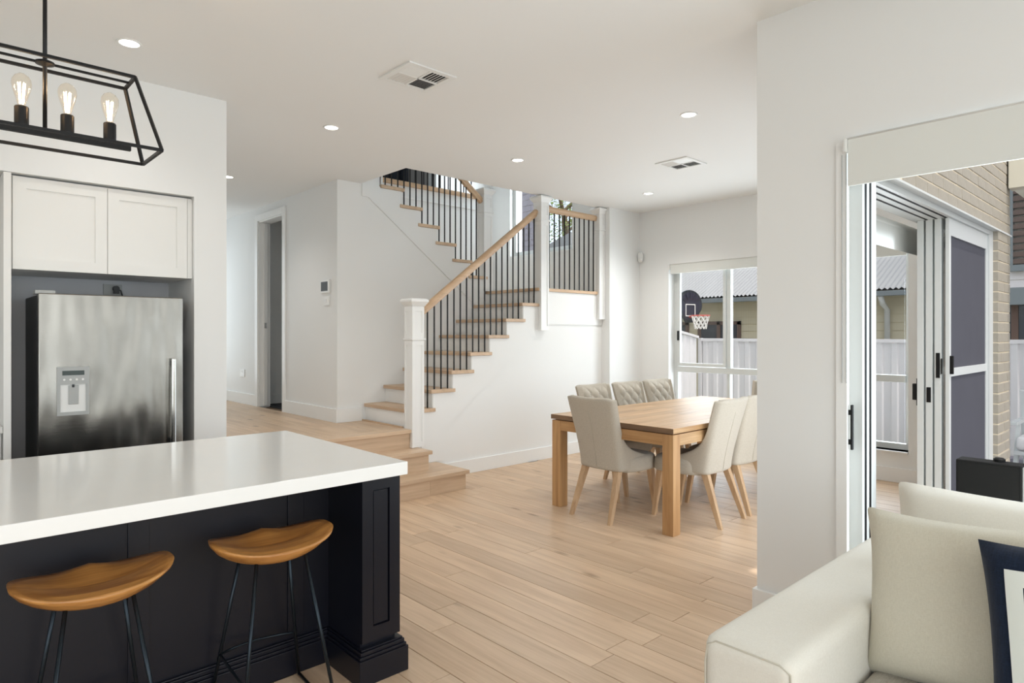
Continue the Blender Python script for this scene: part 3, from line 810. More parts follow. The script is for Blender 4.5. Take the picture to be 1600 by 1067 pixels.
def vent(x0, xx1, y0, y1, label):
    t = thing('ceiling_vent', label, 'vent', ((x0 + xx1) / 2, (y0 + y1) / 2, CE), 0, 'square ceiling air vents')
    z = CE; f = .034
    g = MB()
    for a in ((x0, xx1, y0, y0 + f), (x0, xx1, y1 - f, y1), (x0, x0 + f, y0 + f, y1 - f), (xx1 - f, xx1, y0 + f, y1 - f)): g.box(*a, z - .010, z - .0005)
    obj(g, 'frame', 'white_plastic', t)
    obj(MB().box(x0 + f, xx1 - f, y0 + f, y1 - f, z - .0012, z - .0004), 'dark_throat', 'dark_grey', t)
    cx, cy = (x0 + xx1) / 2, (y0 + y1) / 2
    obj(MB().box(cx - .006, cx + .006, y0 + f, y1 - f, z - .011, z - .001).box(x0 + f, xx1 - f, cy - .006, cy + .006, z - .011, z - .001), 'cross_bar', 'white_plastic', t)
    for qx in (0, 1):
        for qy in (0, 1):
            a0, a1 = (x0 + f, cx - .006) if qx == 0 else (cx + .006, xx1 - f)
            b0, b1 = (y0 + f, cy - .006) if qy == 0 else (cy + .006, y1 - f)
            nb = 6
            for i in range(nb):
                if (qx + qy) % 2 == 0:
                    c = b0 + (i + .5) * (b1 - b0) / nb; d0 = .011 if qy else -.011
                    obj(MB().hexa([(a0, c - d0 - .001, z - .010), (a1, c - d0 - .001, z - .010), (a1, c - d0 + .001, z - .010), (a0, c - d0 + .001, z - .010),
                                   (a0, c + d0 * .6 - .001, z - .002), (a1, c + d0 * .6 - .001, z - .002), (a1, c + d0 * .6 + .001, z - .002), (a0, c + d0 * .6 + .001, z - .002)]), 'blade', 'white_plastic', t)
                else:
                    c = a0 + (i + .5) * (a1 - a0) / nb; d0 = .011 if qx else -.011
                    obj(MB().hexa([(c - d0 - .001, b0, z - .010), (c - d0 + .001, b0, z - .010), (c - d0 + .001, b1, z - .010), (c - d0 - .001, b1, z - .010),
                                   (c + d0 * .6 - .001, b0, z - .002), (c + d0 * .6 + .001, b0, z - .002), (c + d0 * .6 + .001, b1, z - .002), (c + d0 * .6 - .001, b1, z - .002)]), 'blade', 'white_plastic', t)
vent(2.10, 2.444, 3.128, 3.462, 'square white ceiling vent nearest the viewer')
vent(5.02, 5.36, 3.135, 3.468, 'square white ceiling vent above the dining table')
# wall fittings
th = thing('thermostat', 'small dark screen control panel on the hall wall', 'control panel', (HW, 6.25, 1.9))
obj(MB().box(HW - .022, HW, 6.155, 6.35, 1.855, 1.992), 'case', 'white_plastic', th, .004)
obj(MB().box(HW - .0235, HW - .0215, 6.185, 6.33, 1.875, 1.972), 'screen', 'dark_grey', th)
ls = thing('light_switch', 'white light switch below the wall control panel', 'switch', (HW, 6.23, 1.77))
obj(MB().box(HW - .010, HW, 6.17, 6.29, 1.725, 1.82), 'plate', 'white_plastic', ls, .003)
obj(MB().box(HW - .014, HW - .009, 6.205, 6.225, 1.75, 1.79).box(HW - .014, HW - .009, 6.24, 6.26, 1.75, 1.79), 'rocker', 'trim', ls)
ps = thing('power_socket', 'white power socket low on the dim hall wall', 'socket', (HW, 8.6, .85))
obj(MB().box(HW - .010, HW, 8.50, 8.66, .87, .97), 'plate', 'white_plastic', ps, .003)
obj(MB().box(HW - .013, HW - .009, 8.54, 8.56, .93, .95).box(HW - .013, HW - .009, 8.60, 8.62, .93, .95), 'rocker', 'trim', ps)
ms = thing('motion_sensor', 'small white motion sensor in the corner near the ceiling', 'sensor', (XW, 5.04, 2.42))
obj(MB().lathe([(.012, -.075), (.032, -.06), (.038, 0), (.034, .04), (.012, .06)], (XW - .035, 5.0, 2.43), 14), 'body', 'white_plastic', ms, smooth=True)
obj(MB().lathe([(.004, -.03), (.016, -.02), (.018, 0), (.010, .01)], (XW - .062, 4.975, 2.40), 10), 'lens', 'trim', ms, smooth=True)

# ------------------------------------------------------------------ dining table
TX0, TX1, TY0, TY1, TH = 3.905, 6.25, 2.545, 3.725, .76
tb = thing('dining_table', 'solid oak dining table with square legs under a planked top', 'table', (5.05, 3.13, 0))
core = obj(MB().box(TX0 + .02, TX1 - .02, TY0 + .02, TY1 - .02, TH - .036, TH - .004), 'tabletop', 'table_oak', tb)
nb = 9; bw = (TY1 - TY0) / nb
for i in range(nb):
    y0 = TY0 + i * bw; xs = [TX0, TX0 + random.uniform(.7, 1.6), TX1]
    for a, b_ in zip(xs, xs[1:]):
        o = obj(MB().box(-(b_ - a) / 2 + .0004, (b_ - a) / 2 - .0004, -bw / 2 + .0004, bw / 2 - .0004, -.037, 0), 'board', 'table_oak', None, .001, 1)
        o.parent = core; o.location = Vector(((a + b_) / 2, y0 + bw / 2, TH)) - Vector(tb.location)
for xe in (TX0 - .003, TX1): obj(MB().box(xe, xe + .003, TY0, TY1, TH - .037, TH - .0015), 'end_grain', 'table_edge_oak', tb)
L = .09; AZ1 = TH - .046; AZ0 = AZ1 - .082
for sx in (0, 1):
    for sy in (0, 1):
        x = TX0 + .006 if sx == 0 else TX1 - .006 - L; y = TY0 + .006 if sy == 0 else TY1 - .006 - L
        obj(MB().box(x, x + L, y, y + L, 0, AZ1), 'leg', 'table_leg_oak', tb, .002)
for y in (TY0 + .008, TY1 - .008 - .05): obj(MB().box(TX0 + .006 + L, TX1 - .006 - L, y, y + .05, AZ0, AZ1), 'apron', 'table_oak', tb, .002)
wood('apron_oak', (198, 156, 108), (162, 118, 74), 'y', .42, rand=.03)
for x in (TX0 + .008, TX1 - .008 - .05): obj(MB().box(x, x + .05, TY0 + .006 + L, TY1 - .006 - L, AZ0, AZ1), 'apron', 'apron_oak', tb, .002)
obj(MB().box(TX0 + .03, TX1 - .03, TY0 + .03, TY1 - .03, AZ1, TH - .036), 'spacer', 'table_edge_oak', tb)

# ------------------------------------------------------------------ dining chairs
def sstep(a, b_, t):
    t = max(0, min(1, (t - a) / (b_ - a))); return t * t * (3 - 2 * t)
def make_chair():
    t = localthing('dining_chair', 'x', 'chair', 'upholstered chairs around the dining table')
    zs = [.375, .40, .44, .47, .50, .54, .59, .65, .72, .80, .87, .92, .950]
    def backy(z): return -.215 - .135 * max(0, (z - .40) / .56) ** 1.25
    def halfw(z): return .215 + .030 * sstep(.45, .95, z)
    def wing(z):   # forward reach of the side from the back face
        if z <= .46: return .46
        u = (z - .46) / .50
        return .055 + .405 * math.exp(-u * 7.5)
    ring_n = 11; rings = []
    m = MB()
    th = .052
    for z in zs:
        hw, yb, wg = halfw(z), backy(z), wing(z)
        rc = .055; out = []
        # outer path: left front -> back -> right front
        def path(hw, yb, yf, rc):
            p = [(-hw, yf), (-hw, (yf + yb + rc) / 2), (-hw, yb + rc)]
            for a in (30, 60): p.append((-hw + rc - rc * math.cos(R(a)), yb + rc - rc * math.sin(R(a))))
            p += [(-hw + rc + .01, yb), (-hw * .35, yb - .012), (0, yb - .014)]
            return p + [(-x, y) for x, y in reversed(p[:-1])]
        po = path(hw, yb, yb + wg, rc)
        pi_ = path(hw - th * .8, yb + th, max(yb + wg - .004, yb + th + .030), .03)
        lo = .004 if z > .93 else 0
        ring = []
        for (x, y) in po:
            zz = z
            if z > .9: zz = z + .016 * (abs(x) / hw) ** 2 - .008 - (.020 if z > .94 and abs(x) > hw * .8 else 0)     # raised ears, dipped middle
            ring.append((x, y, zz))
        for (x, y) in reversed(pi_):
            zz = z
            if z > .9: zz = z + .016 * (abs(x) / hw) ** 2 - .008 - (.020 if z > .94 and abs(x) > hw * .8 else 0)
            ring.append((x, y, zz))
        rings.append([len(m.v) + i for i in range(len(ring))]); m.v += ring
    for a, b_ in zip(rings, rings[1:]):
        n_ = len(a)
        for i in range(n_): m.f.append((a[i], a[(i + 1) % n_], b_[(i + 1) % n_], b_[i]))
    for rg in (rings[0], rings[-1]):
        n_ = len(rg); h_ = n_ // 2
        for i in range(h_ - 1): m.f.append((rg[i], rg[i + 1], rg[n_ - 2 - i], rg[n_ - 1 - i]))
    sh = obj(m, 'backrest', 'linen', t, smooth=True, subsurf=1)
    # centre seam and side seams on the outside of the back
    def seam(x):
        return [(x * (1 if z > .5 else 1), backy(z) - .0145 + (.0 if abs(x) < .1 else .004), z) for z in (.40, .47, .55, .65, .75, .84)]
    obj(MB().tube(seam(0), .0017, 6), 'piping', 'seam', sh, smooth=True)
    # seat
    s = MB(); hw = .232
    sp_ = [(-hw + .03, -.17), (-hw, -.05), (-hw - .004, .12), (-hw + .004, .235), (-hw + .05, .262), (0, .272), (hw - .05, .262), (hw - .004, .235), (hw + .004, .12), (hw, -.05), (hw - .03, -.17)]
    lv = [(.355, .97), (.365, 1.0), (.43, 1.0), (.465, .985), (.485, .90), (.494, .55), (.496, .1)]
    rg = []
    for z, f in lv:
        rg.append([len(s.v) + i for i in range(len(sp_))]); s.v += [(x * f, (y - .05) * f + .05, z) for x, y in sp_]
    for a, b_ in zip(rg, rg[1:]):
        for i in range(len(a)): s.f.append((a[i], a[(i + 1) % len(a)], b_[(i + 1) % len(a)], b_[i]))
    s.f.append(tuple(rg[0])); s.f.append(tuple(rg[-1]))
    obj(s, 'seat', 'linen', t, smooth=True, subsurf=1)
    # tufted front of the back
    NU_, NV_ = 45, 49
    z0, z1_ = .50, .925
    def tuft(i, j):
        u = i / (NU_ - 1) * 2 - 1; v = j / (NV_ - 1); z = z0 + (z1_ - z0) * v
        hw = halfw(z) - th * .8 - .006
        a = (u * 3.0 + v * 6.0); b_ = (u * 3.0 - v * 6.0)
        puff = math.sqrt(abs(math.sin(PI * a / 2 * 1.0) * math.sin(PI * b_ / 2 * 1.0)))
        edge = min(1, (1 - abs(u)) * 6) * min(1, v * 8) * min(1, (1 - v) * 8 + .0)
        x = u * hw
        return (x, backy(z) + th - .004 + .034 * puff * edge + .004 * edge, z + .020 * (abs(x) / hw) ** 2 * (1 if v > .8 else 0) * (v - .8) * 5)
    p = MB(); p.grid(tuft, NU_, NV_)
    pad = obj(p, 'tufted_pad', 'linen', t, smooth=True)
    for a2 in range(-4, 12, 2):
        for b2 in range(-12, 6, 2):
            u = (a2 + b2) / 6.0; v = (a2 - b2) / 12.0
            if abs(u) < .92 and .06 < v < .97:
                z = z0 + (z1_ - z0) * v; hw = halfw(z) - th * .8 - .006
                c = (u * hw, backy(z) + th + .002, z)
                obj(MB().lathe([(.001, -.006), (.009, -.004), (.010, 0), (.006, .005), (.001, .006)], c, 8), 'button', 'linen', pad, smooth=True)
    # legs
    for sx in (-1, 1):
        obj(MB().taper((sx * .185, .20, .365), .046, .046, (sx * .196, .255, 0), .028, .028), 'leg', 'chair_leg_oak', t)
        obj(MB().taper((sx * .165, -.17, .385), .046, .050, (sx * .197, -.305, 0), .028, .030), 'leg', 'chair_leg_oak', t)
    return t
ch = make_chair()
spots = [((4.125, 3.22), R(-92), 'beige chair at the near short end of the table, back turned to us'),
         ((4.505, 2.735), R(3), 'beige chair on the near long side with its seamed back to us'),
         ((5.01, 2.75), R(0), 'beige chair on the near side half hidden by the white wall'),
         ((4.80, 3.73), R(180), 'tufted beige chair on the far side closest to the staircase'),
         ((5.33, 3.72), R(181), 'tufted beige chair in the middle of the far table side'),
         ((5.86, 3.73), R(179), 'tufted beige chair on the far side closest to the window'),
         ((6.29, 3.06), R(90), 'tufted beige chair at the far table end by the window')]
for i, (p, rz, lb_) in enumerate(spots):
    c = ch if i == 0 else copy_tree(ch)
    c['label'] = lb_; place(c, (p[0], p[1], 0), rz)

# ------------------------------------------------------------------ sofa
sf = thing('sofa', 'cream fabric sofa with boxy arm at the lower right', 'sofa', (2.3, 0, 0))
def cushion(w_, h_, d_, n_=16, pinch=.12, power=.5):
    """soft pillow in local xz plane, thickness along y"""
    m = MB()
    def surf(sgn):
        def f(i, j):
            u = i / (n_ - 1) * 2 - 1; v = j / (n_ - 1) * 2 - 1
            e = ((1 - u ** 4) * (1 - v ** 4)) ** power
            k = 1 - pinch * (1 - abs(u) ** 2.2) * abs(v) ** 3; k2 = 1 - pinch * (1 - abs(v) ** 2.2) * abs(u) ** 3
            return (u * w_ / 2 * k2, sgn * d_ / 2 * e, v * h_ / 2 * k)
        return f
    m.grid(surf(1), n_, n_); m.grid(surf(-1), n_, n_)
    return m
def xform(m, mat): m.v = [tuple(mat @ Vector(p)) for p in m.v]; return m
def rounded(x0, xx1, y0, y1, z0, z1_, r, name, mat, parent, seg=5):
    return obj(MB().box(x0, xx1, y0, y1, z0, z1_), name, mat, parent, r, seg, smooth=True)
AZ = .605
arm = rounded(1.585, 2.98, .690, .945, .05, AZ, .045, 'arm', 'sofa_fabric', sf)
obj(MB().tube([(1.589, .935, .06), (1.589, .935, .53), (1.592, .930, .575), (1.592, .905, .592), (1.592, .73, .592), (1.592, .702, .577), (1.589, .698, .53), (1.589, .698, .06)], .0026, 6), 'piping', 'sofa_piping', arm, smooth=True)
rounded(1.60, 2.96, -1.6, .70, .05, .30, .03, 'base', 'sofa_fabric', sf)
rounded(2.70, 2.98, -1.6, .70, .28, .70, .05, 'back_frame', 'sofa_fabric', sf)
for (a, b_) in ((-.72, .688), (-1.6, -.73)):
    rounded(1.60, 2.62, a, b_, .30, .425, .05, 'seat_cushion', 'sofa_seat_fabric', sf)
cb = xform(cushion(.86, .50, .22, 18, .05, .35), Matrix.Translation((2.70, .372, .622)) @ Matrix.Rotation(R(90), 4, 'Z') @ Matrix.Rotation(R(10), 4, 'X'))
obj(cb, 'back_cushion', 'sofa_fabric', sf, smooth=True, subsurf=1)
cb = xform(cushion(.86, .50, .22, 18, .05, .35), Matrix.Translation((2.70, -.50, .622)) @ Matrix.Rotation(R(90), 4, 'Z') @ Matrix.Rotation(R(10), 4, 'X'))
obj(cb, 'back_cushion', 'sofa_fabric', sf, smooth=True, subsurf=1)
for sx in (1.65, 2.9):
    for sy in (.86, -1.5): obj(MB().taper((sx, sy, .05), .06, .06, (sx, sy, 0), .04, .04), 'foot', 'black_plastic', sf)
# scatter cushions
p1 = thing('beige_cushion', 'plain beige scatter cushion leaning on the sofa arm', 'cushion', (2.15, .47, .42))
mat1 = Matrix.Translation((2.165, .458, .655)) @ Matrix.Rotation(R(87), 4, 'Z') @ Matrix.Rotation(R(14), 4, 'X') @ Matrix.Rotation(R(4), 4, 'Y')
obj(xform(cushion(.54, .49, .18, 22, .08, .42), mat1), 'cushion_cover', 'pillow_fabric', p1, smooth=True, subsurf=1, fix=True)
p2 = thing('navy_cushion', 'navy scatter cushion with a white border stripe at the right edge', 'cushion', (2.1, .2, .42))
mat2 = Matrix.Translation((2.00, .145, .672)) @ Matrix.Rotation(R(86), 4, 'Z') @ Matrix.Rotation(R(13), 4, 'X') @ Matrix.Rotation(R(7), 4, 'Y')
cv = obj(xform(cushion(.49, .49, .15, 22, .06, .42), mat2), 'cushion_cover', 'navy_velvet', p2, smooth=True)
# stripe: a thin band of cloth following the cushion front
def stripe(sgn=1):
    m = MB(); w_ = h_ = .49; d_ = .15
    def pt(u, v):
        e = ((1 - u ** 4) * (1 - v ** 4)) ** .42; pinch = .06
        k = 1 - pinch * (1 - abs(u) ** 2.2) * abs(v) ** 3; k2 = 1 - pinch * (1 - abs(v) ** 2.2) * abs(u) ** 3
        return (u * w_ / 2 * k2, sgn * (d_ / 2 * e + .0025), v * h_ / 2 * k)
    a, b_ = .58, .74; N = 24
    for side in range(4):
        def f(i, j):
            s0 = -1 + 2 * i / (N - 1); r_ = a + (b_ - a) * j / 3
            c = s0 * r_
            return [pt(c, r_), pt(r_, c), pt(c, -r_), pt(-r_, c)][side]
        m.grid(f, N, 4)
    return xform(m, mat2)
obj(stripe(1), 'border_stripe', 'white_trim_fabric', p2, smooth=True)
obj(stripe(-1), 'border_stripe', 'white_trim_fabric', p2, smooth=True)

# ------------------------------------------------------------------ living sliding door (open) and its blind
d = sempty('door_2', (XL + .13, 1.1, 0))
jx0, jx1 = XL + .0, XL + .235
jm = obj(MB().box(jx0 - .012, jx0 + .010, 1.118, 1.165, 0, 2.30), 'architrave', 'trim', d)
jm = obj(MB().box(XL + .055, jx1, 1.075, 1.13, 0, 2.30), 'jamb', 'white_aluminium', d)
for gx in (XL + .095, XL + .155):
    obj(MB().box(gx - .012, gx + .012, 1.0735, 1.0765, 0.0, 2.28), 'groove', 'black_plastic', jm)
obj(MB().box(XL + .055, jx1, -2.2, 1.075, 2.25, 2.30), 'head_track', 'white_aluminium', d)
obj(MB().box(XL + .055, jx1, -2.2, 1.13, -.02, .004), 'sill_track', 'white_aluminium', d)
hd = MB().box(XL + .004, XL + .022, 1.100, 1.109, .895, 1.10)
for z in (.93, 1.065): hd.box(XL + .007, XL + .019, 1.108, 1.131, z - .012, z + .012)
obj(hd, 'pull_handle', 'black_plastic', d, .003)
for k in range(3):     # stacked panels at the far side, out of the frame
    xx = XL + .085 + k * .06
    pnl = obj(MB().box(xx - .018, xx + .018, -2.2, -2.14, .01, 2.25).box(xx - .018, xx + .018, -1.26, -1.2, .01, 2.25).box(xx - .018, xx + .018, -2.14, -1.26, .01, .09).box(xx - .018, xx + .018, -2.14, -1.26, 2.18, 2.25), 'door_panel', 'white_aluminium', d)
    obj(MB().box(xx - .003, xx + .003, -2.14, -1.26, .09, 2.18), 'pane', 'window_glass', pnl)
bl = thing('living_roller_blind', 'broad white roller blind hanging a little below the sliding door head', 'blind', (XL, .3, 2.3))
obj(MB().box(XL - .028, XL - .020, -1.9, 1.108, 2.105, 2.306), 'blind_fabric', 'blind_fabric', bl)
obj(MB().box(XL - .031, XL - .017, -1.9, 1.108, 2.092, 2.106), 'bottom_bar', 'blind_fabric', bl, .003)
obj(MB().tube([(XL - .024, -1.9, 2.306), (XL - .024, 1.11, 2.306)], .006, 12), 'roller_tube', 'white_plastic', bl, smooth=True)
obj(MB().box(XL - .05, XL - .001, 1.11, 1.120, 2.245, 2.305), 'bracket', 'white_plastic', bl, .002)
ch_ = MB()
for yy in (1.118, 1.136):
    ch_.tube([(XL - .02, yy, 2.24), (XL - .018, yy, 1.20)], .0022, 6)
obj(ch_, 'bead_chain', 'grey_plastic', bl)

# ------------------------------------------------------------------ dining sliding door to the patio
d = sempty('door_3', (5.0, 1.34, 0))
DX0, DX1 = 3.5, 6.70
obj(MB().box(DX1 - .10, DX1, 1.235, 1.48, 0, 2.30), 'jamb', 'white_aluminium', d)
obj(MB().box(DX1 - .14, DX1 - .10, 1.235, 1.275, 0, 2.26), 'jamb_fin', 'white_aluminium', d)
obj(MB().box(DX0, DX0 + .05, 1.235, 1.48, 0, 2.30), 'jamb', 'white_aluminium', d)
hdk = obj(MB().box(DX0 + .0505, DX1 - .1005, 1.235, 1.48, 2.255, 2.299), 'head_track', 'white_aluminium', d)
for k in range(3): obj(MB().box(DX0 + .05, DX1 - .1, 1.262 + k * .06, 1.274 + k * .06, 2.252, 2.2555), 'groove', 'black_plastic', hdk)
obj(MB().box(DX0 + .05, DX1 - .1, 1.235, 1.48, -.01, .008), 'sill_track', 'white_aluminium', d)
PX0, PX1 = 5.40, 6.58
for k, yy in enumerate((1.430, 1.375, 1.320)):
    g = MB()
    g.box(PX0, PX0 + .06, yy - .021, yy + .021, .01, 2.255).box(PX1 - .06, PX1, yy - .021, yy + .021, .01, 2.255)
    g.box(PX0 + .06, PX1 - .06, yy - .021, yy + .021, .01, .10).box(PX0 + .06, PX1 - .06, yy - .021, yy + .021, 2.18, 2.255)
    pnl = obj(g, 'door_panel', 'white_aluminium', d, .002)
    obj(MB().box(PX0 + .06, PX1 - .06, yy - .003, yy + .003, .10, 2.18), 'pane', 'window_glass', pnl)
    if k == 0:
        obj(MB().hexa([(PX0 + .012, yy + .021, .90), (PX0 + .04, yy + .021, .90), (PX0 + .04, yy + .03, .90), (PX0 + .012, yy + .03, .90), (PX0 + .012, yy + .021, 1.10), (PX0 + .04, yy + .021, 1.10), (PX0 + .04, yy + .03, 1.10), (PX0 + .012, yy + .03, 1.10)]).box(PX0 + .012, PX0 + .04, yy + .03, yy + .055, .94, 1.06), 'pull_handle', 'black_plastic', pnl, .003)
    if k == 1:
        obj(MB().box(PX0 - .004, PX0 + .03, yy - .012, yy + .016, .93, 1.04), 'lock', 'black_plastic', pnl, .003)
    if k == 2:
        obj(MB().box(PX0 - .006, PX0 + .002, yy - .013, yy + .011, 1.11, 1.29), 'lock', 'black_plastic', pnl, .002)
        obj(MB().box(PX0 - .012, PX0 + .012, yy - .026, yy - .021, 1.14, 1.25), 'pull_handle', 'black_plastic', pnl, .002)
g = MB(); yy = 1.262
g.box(PX0, PX0 + .05, yy - .012, yy + .012, .01, 2.255).box(PX1 - .05, PX1, yy - .012, yy + .012, .01, 2.255)
g.box(PX0 + .05, PX1 - .05, yy - .012, yy + .012, .01, .10).box(PX0 + .05, PX1 - .05, yy - .012, yy + .012, 2.13, 2.255).box(PX0 + .05, PX1 - .05, yy - .012, yy + .012, 1.12, 1.18)
scr = obj(g, 'screen_frame', 'white_aluminium', d, .002)
obj(MB().box(PX0 + .05, PX1 - .05, yy - .002, yy + .002, .10, 1.12).box(PX0 + .05, PX1 - .05, yy - .002, yy + .002, 1.18, 2.13), 'screen_mesh', 'mesh_screen', scr)
obj(MB().box(PX0 + .008, PX0 + .03, yy - .034, yy - .012, 1.14, 1.27), 'pull_handle', 'black_plastic', scr, .003)
bl = thing('dining_roller_blind', 'rolled white blind inside above the open dining patio door', 'blind', (5, 1.6, 2.3))
obj(MB().tube([(3.6, 1.61, 2.235), (6.65, 1.61, 2.235)], .04, 16), 'roller_tube', 'blind_fabric', bl, smooth=True)
obj(MB().box(3.6, 6.63, 1.573, 1.577, 2.05, 2.235), 'blind_fabric', 'blind_fabric', bl)
obj(MB().box(6.65, 6.67, 1.555, 1.66, 2.18, 2.29), 'bracket', 'grey_plastic', bl)

# ------------------------------------------------------------------ patio: brick wall, deck, roof
wb_ = sempty('wall_patio', (5, 1.22, 0))
BF = 1.20      # brick face
obj(MB().box(XL + .26, 7.16, BF + .003, 1.335, 2.30, 3.3).box(6.698, 7.163, BF + .003, 1.335, -.4, 2.30).box(XL + .26, 3.5, BF + .003, 1.335, -.4, 2.30), 'mortar_bed', 'mortar', wb_)
BLn, BHt, J = .23, .076, .010
rndb = random.Random(4)
def brick(x0, xx1, z):
    g = MB().box(-(xx1 - x0) / 2, (xx1 - x0) / 2, -.002, .105, 0, BHt)
    o = obj(g, 'brick', 'brick', None, .003, 1); o.parent = wb_; o.location = Vector(((x0 + xx1) / 2, BF + rndb.uniform(-.0015, .0015), z)) - Vector(wb_.location)
def course(xa, xb, z, k):
    x = xa - (.12 if k % 2 else 0)
    while x < xb - .02:
        a, b_ = max(x, xa), min(x + BLn, xb)
        if b_ - a > .03: brick(a, b_, z)
        x += BLn + J
z = 2.305; k = 0
while z < 3.15: course(4.2, 7.165, z, k); z += BHt + J; k += 1
z = 2.305 - (BHt + J); k = 1
while z > .0: course(6.695, 7.165, z, k); z -= BHt + J; k += 1
struct(MB().box(3.3, 7.2, 1.19, 1.335, 2.292, 2.306), 'trim_3', 'white_aluminium')
# deck
dk = thing('timber_deck', 'grey boarded deck outside the sliding doors', 'deck', (6, -1, -.1))
x = 3.40
while x < 9.7:
    y1_ = 1.18 if x < 7.2 else 3.2
    obj(MB().box(x, x + .134, -4.5, y1_, -.06, -.035), 'deck_board', 'deck_board', dk); x += .14
obj(MB().box(3.4, 9.7, -4.5, 1.15, -.2, -.07), 'deck_frame', 'dark_grey', dk)
pr = thing('patio_roof', 'cream painted patio roof beam meeting the brick wall', 'roof', (5, 0, 2.7))
obj(MB().box(7.201, 9.2, -2.5, 1.19, 2.72, 2.80), 'soffit', 'patio_paint', pr)
obj(MB().box(7.02, 7.20, -2.5, 1.185, 2.70, 2.999), 'beam', 'patio_paint', pr)
obj(MB().box(9.2, 9.3, -2.5, 1.19, 2.70, 2.82), 'gutter', 'white_aluminium', pr)
for py_ in (-2.4, -.6): obj(MB().box(9.05, 9.17, py_, py_ + .12, -.2, 2.719), 'post', 'patio_paint', pr)
struct(MB().box(-60, 7.2, -60, -3.8, -.6, -.46).box(7.2, 80, -60, 60, -.6, -.46), 'ground', 'ground')
# speaker box behind the sofa
sb = thing('black_speaker', 'black box speaker with a grey side behind the sofa', 'speaker', (3.62, .7, -.03))
def boxrot(m, cx, cy, ang):
    return xform(m, Matrix.Translation((cx, cy, 0)) @ Matrix.Rotation(ang, 4, 'Z'))
SBX, SBY, SA = 3.66, .685, R(0)
obj(boxrot(MB().box(-.05, .05, -.125, .125, .40, .835), SBX, SBY, SA), 'cabinet', 'black_plastic', sb, .006)
obj(boxrot(MB().box(-.053, -.0505, -.115, .115, .42, .825), SBX, SBY, SA), 'grille', 'black_plastic', sb)
obj(boxrot(MB().box(-.045, .045, -.1275, -.1255, .40, .828), SBX, SBY, SA), 'side_panel', 'grey_plastic', sb)
obj(boxrot(MB().lathe([(.024, 0), (.024, .012), (.016, .018)], (.02, -.03, .834), 16), SBX, SBY, SA), 'knob', 'black_plastic', sb)
obj(boxrot(MB().tube([(0, 0, .41), (0, 0, -.01)], .018, 12).lathe([(.13, 0), (.13, .012), (.02, .02)], (0, 0, -.034), 20), SBX, SBY, SA), 'stand', 'black_metal', sb)

# outdoor armchair
oc = thing('outdoor_armchair', 'white framed outdoor armchair with pale cushions on the deck', 'armchair', (8.3, 1.15, -.035))
ax, ay = 8.15, 1.28
def fr_(m, nm, mt='white_aluminium', **k): return obj(m, nm, mt, oc, **k)
for sy in (0, -.62):
    yy = ay + sy
    fr_(MB().bar((ax - .30, yy, -.012), (ax - .16, yy, .30), .04), 'leg', bevel=.003)
    fr_(MB().bar((ax + .34, yy, -.012), (ax + .26, yy, .30), .04), 'leg', bevel=.003)
    fr_(MB().bar((ax - .34, yy, .56), (ax + .36, yy, .56), .06, .03), 'arm_rest', bevel=.003)
    fr_(MB().bar((ax - .30, yy, -.012), (ax - .08, yy, .58), .035), 'arm_support', bevel=.003)
    fr_(MB().bar((ax + .30, yy, .02), (ax + .10, yy, .86), .04), 'back_post', bevel=.003)
fr_(MB().box(ax - .34, ax + .30, ay - .62, ay, .26, .30), 'seat_frame', bevel=.003)
rounded(ax - .36, ax + .26, ay - .60, ay - .02, .30, .44, .05, 'seat_cushion', 'caster_cushion', oc)
obj(xform(MB().box(-.07, .07, -.29, .29, 0, .46), Matrix.Translation((ax + .26, ay - .31, .43)) @ Matrix.Rotation(R(-14), 4, 'Y')), 'back_cushion', 'caster_cushion', oc, .05, 4, smooth=True)

# ------------------------------------------------------------------ fences
def ribbed(y0, y1, x, z0, zt0, zt1, axis='y', pitch=.19):
    # trapezoid ribbed sheet with thickness; zt0 at y0 and zt1 at y1
    pr_ = []; y = y0
    while y < y1:
        for a, d0 in ((0, 0), (.45, 0), (.55, .022), (.9, .022)):
            q_ = y + a * pitch
            if q_ < y1: pr_.append((q_, d0))
        y += pitch
    pr_.append((y1, 0))
    m = MB(); th = .006
    def P(a, d0, z): return (x - d0, a, z) if axis == 'y' else (a, x - d0, z)
    for (a, d0), (b_, e0) in zip(pr_, pr_[1:]):
        za = zt0 + (zt1 - zt0) * (a - y0) / (y1 - y0); zb_ = zt0 + (zt1 - zt0) * (b_ - y0) / (y1 - y0)
        m.hexa([P(a, d0, z0), P(b_, e0, z0), P(b_, e0 - th, z0), P(a, d0 - th, z0), P(a, d0, za), P(b_, e0, zb_), P(b_, e0 - th, zb_), P(a, d0 - th, za)])
    return m
FX, FZ, FT = 10.0, -.46, 1.36
fn = thing('back_fence', 'white ribbed steel fence running across behind the house', 'fence', (FX, 2, FZ))
yy = 5.97
while yy > -4:
    y0 = yy - 2.35
    obj(ribbed(y0 + .03, yy - .03, FX, FZ + .05, FT - .03, FT - .03), 'panel', 'fence_steel', fn)
    obj(MB().box(FX - .035, FX + .02, y0, yy, FT - .05, FT), 'top_rail', 'fence_steel', fn)
    obj(MB().box(FX - .04, FX + .03, yy - .03, yy + .03, FZ, FT + .005), 'post', 'fence_steel', fn)
    yy = y0
f2 = thing('side_fence', 'sunlit white steel fence with a raked top left of the hoop', 'fence', (8.7, 5.97, FZ))
obj(ribbed(7.3, 9.90, 6.0, FZ + .05, 1.80, FT + .0, 'x'), 'panel', 'fence_steel', f2)
obj(MB().hexa([(7.3, 5.96, 1.79), (9.93, 5.96, FT), (9.93, 6.03, FT), (7.3, 6.03, 1.79), (7.3, 5.96, 1.83), (9.93, 5.96, FT + .04), (9.93, 6.03, FT + .04), (7.3, 6.03, 1.83)]), 'top_rail', 'fence_steel', f2)

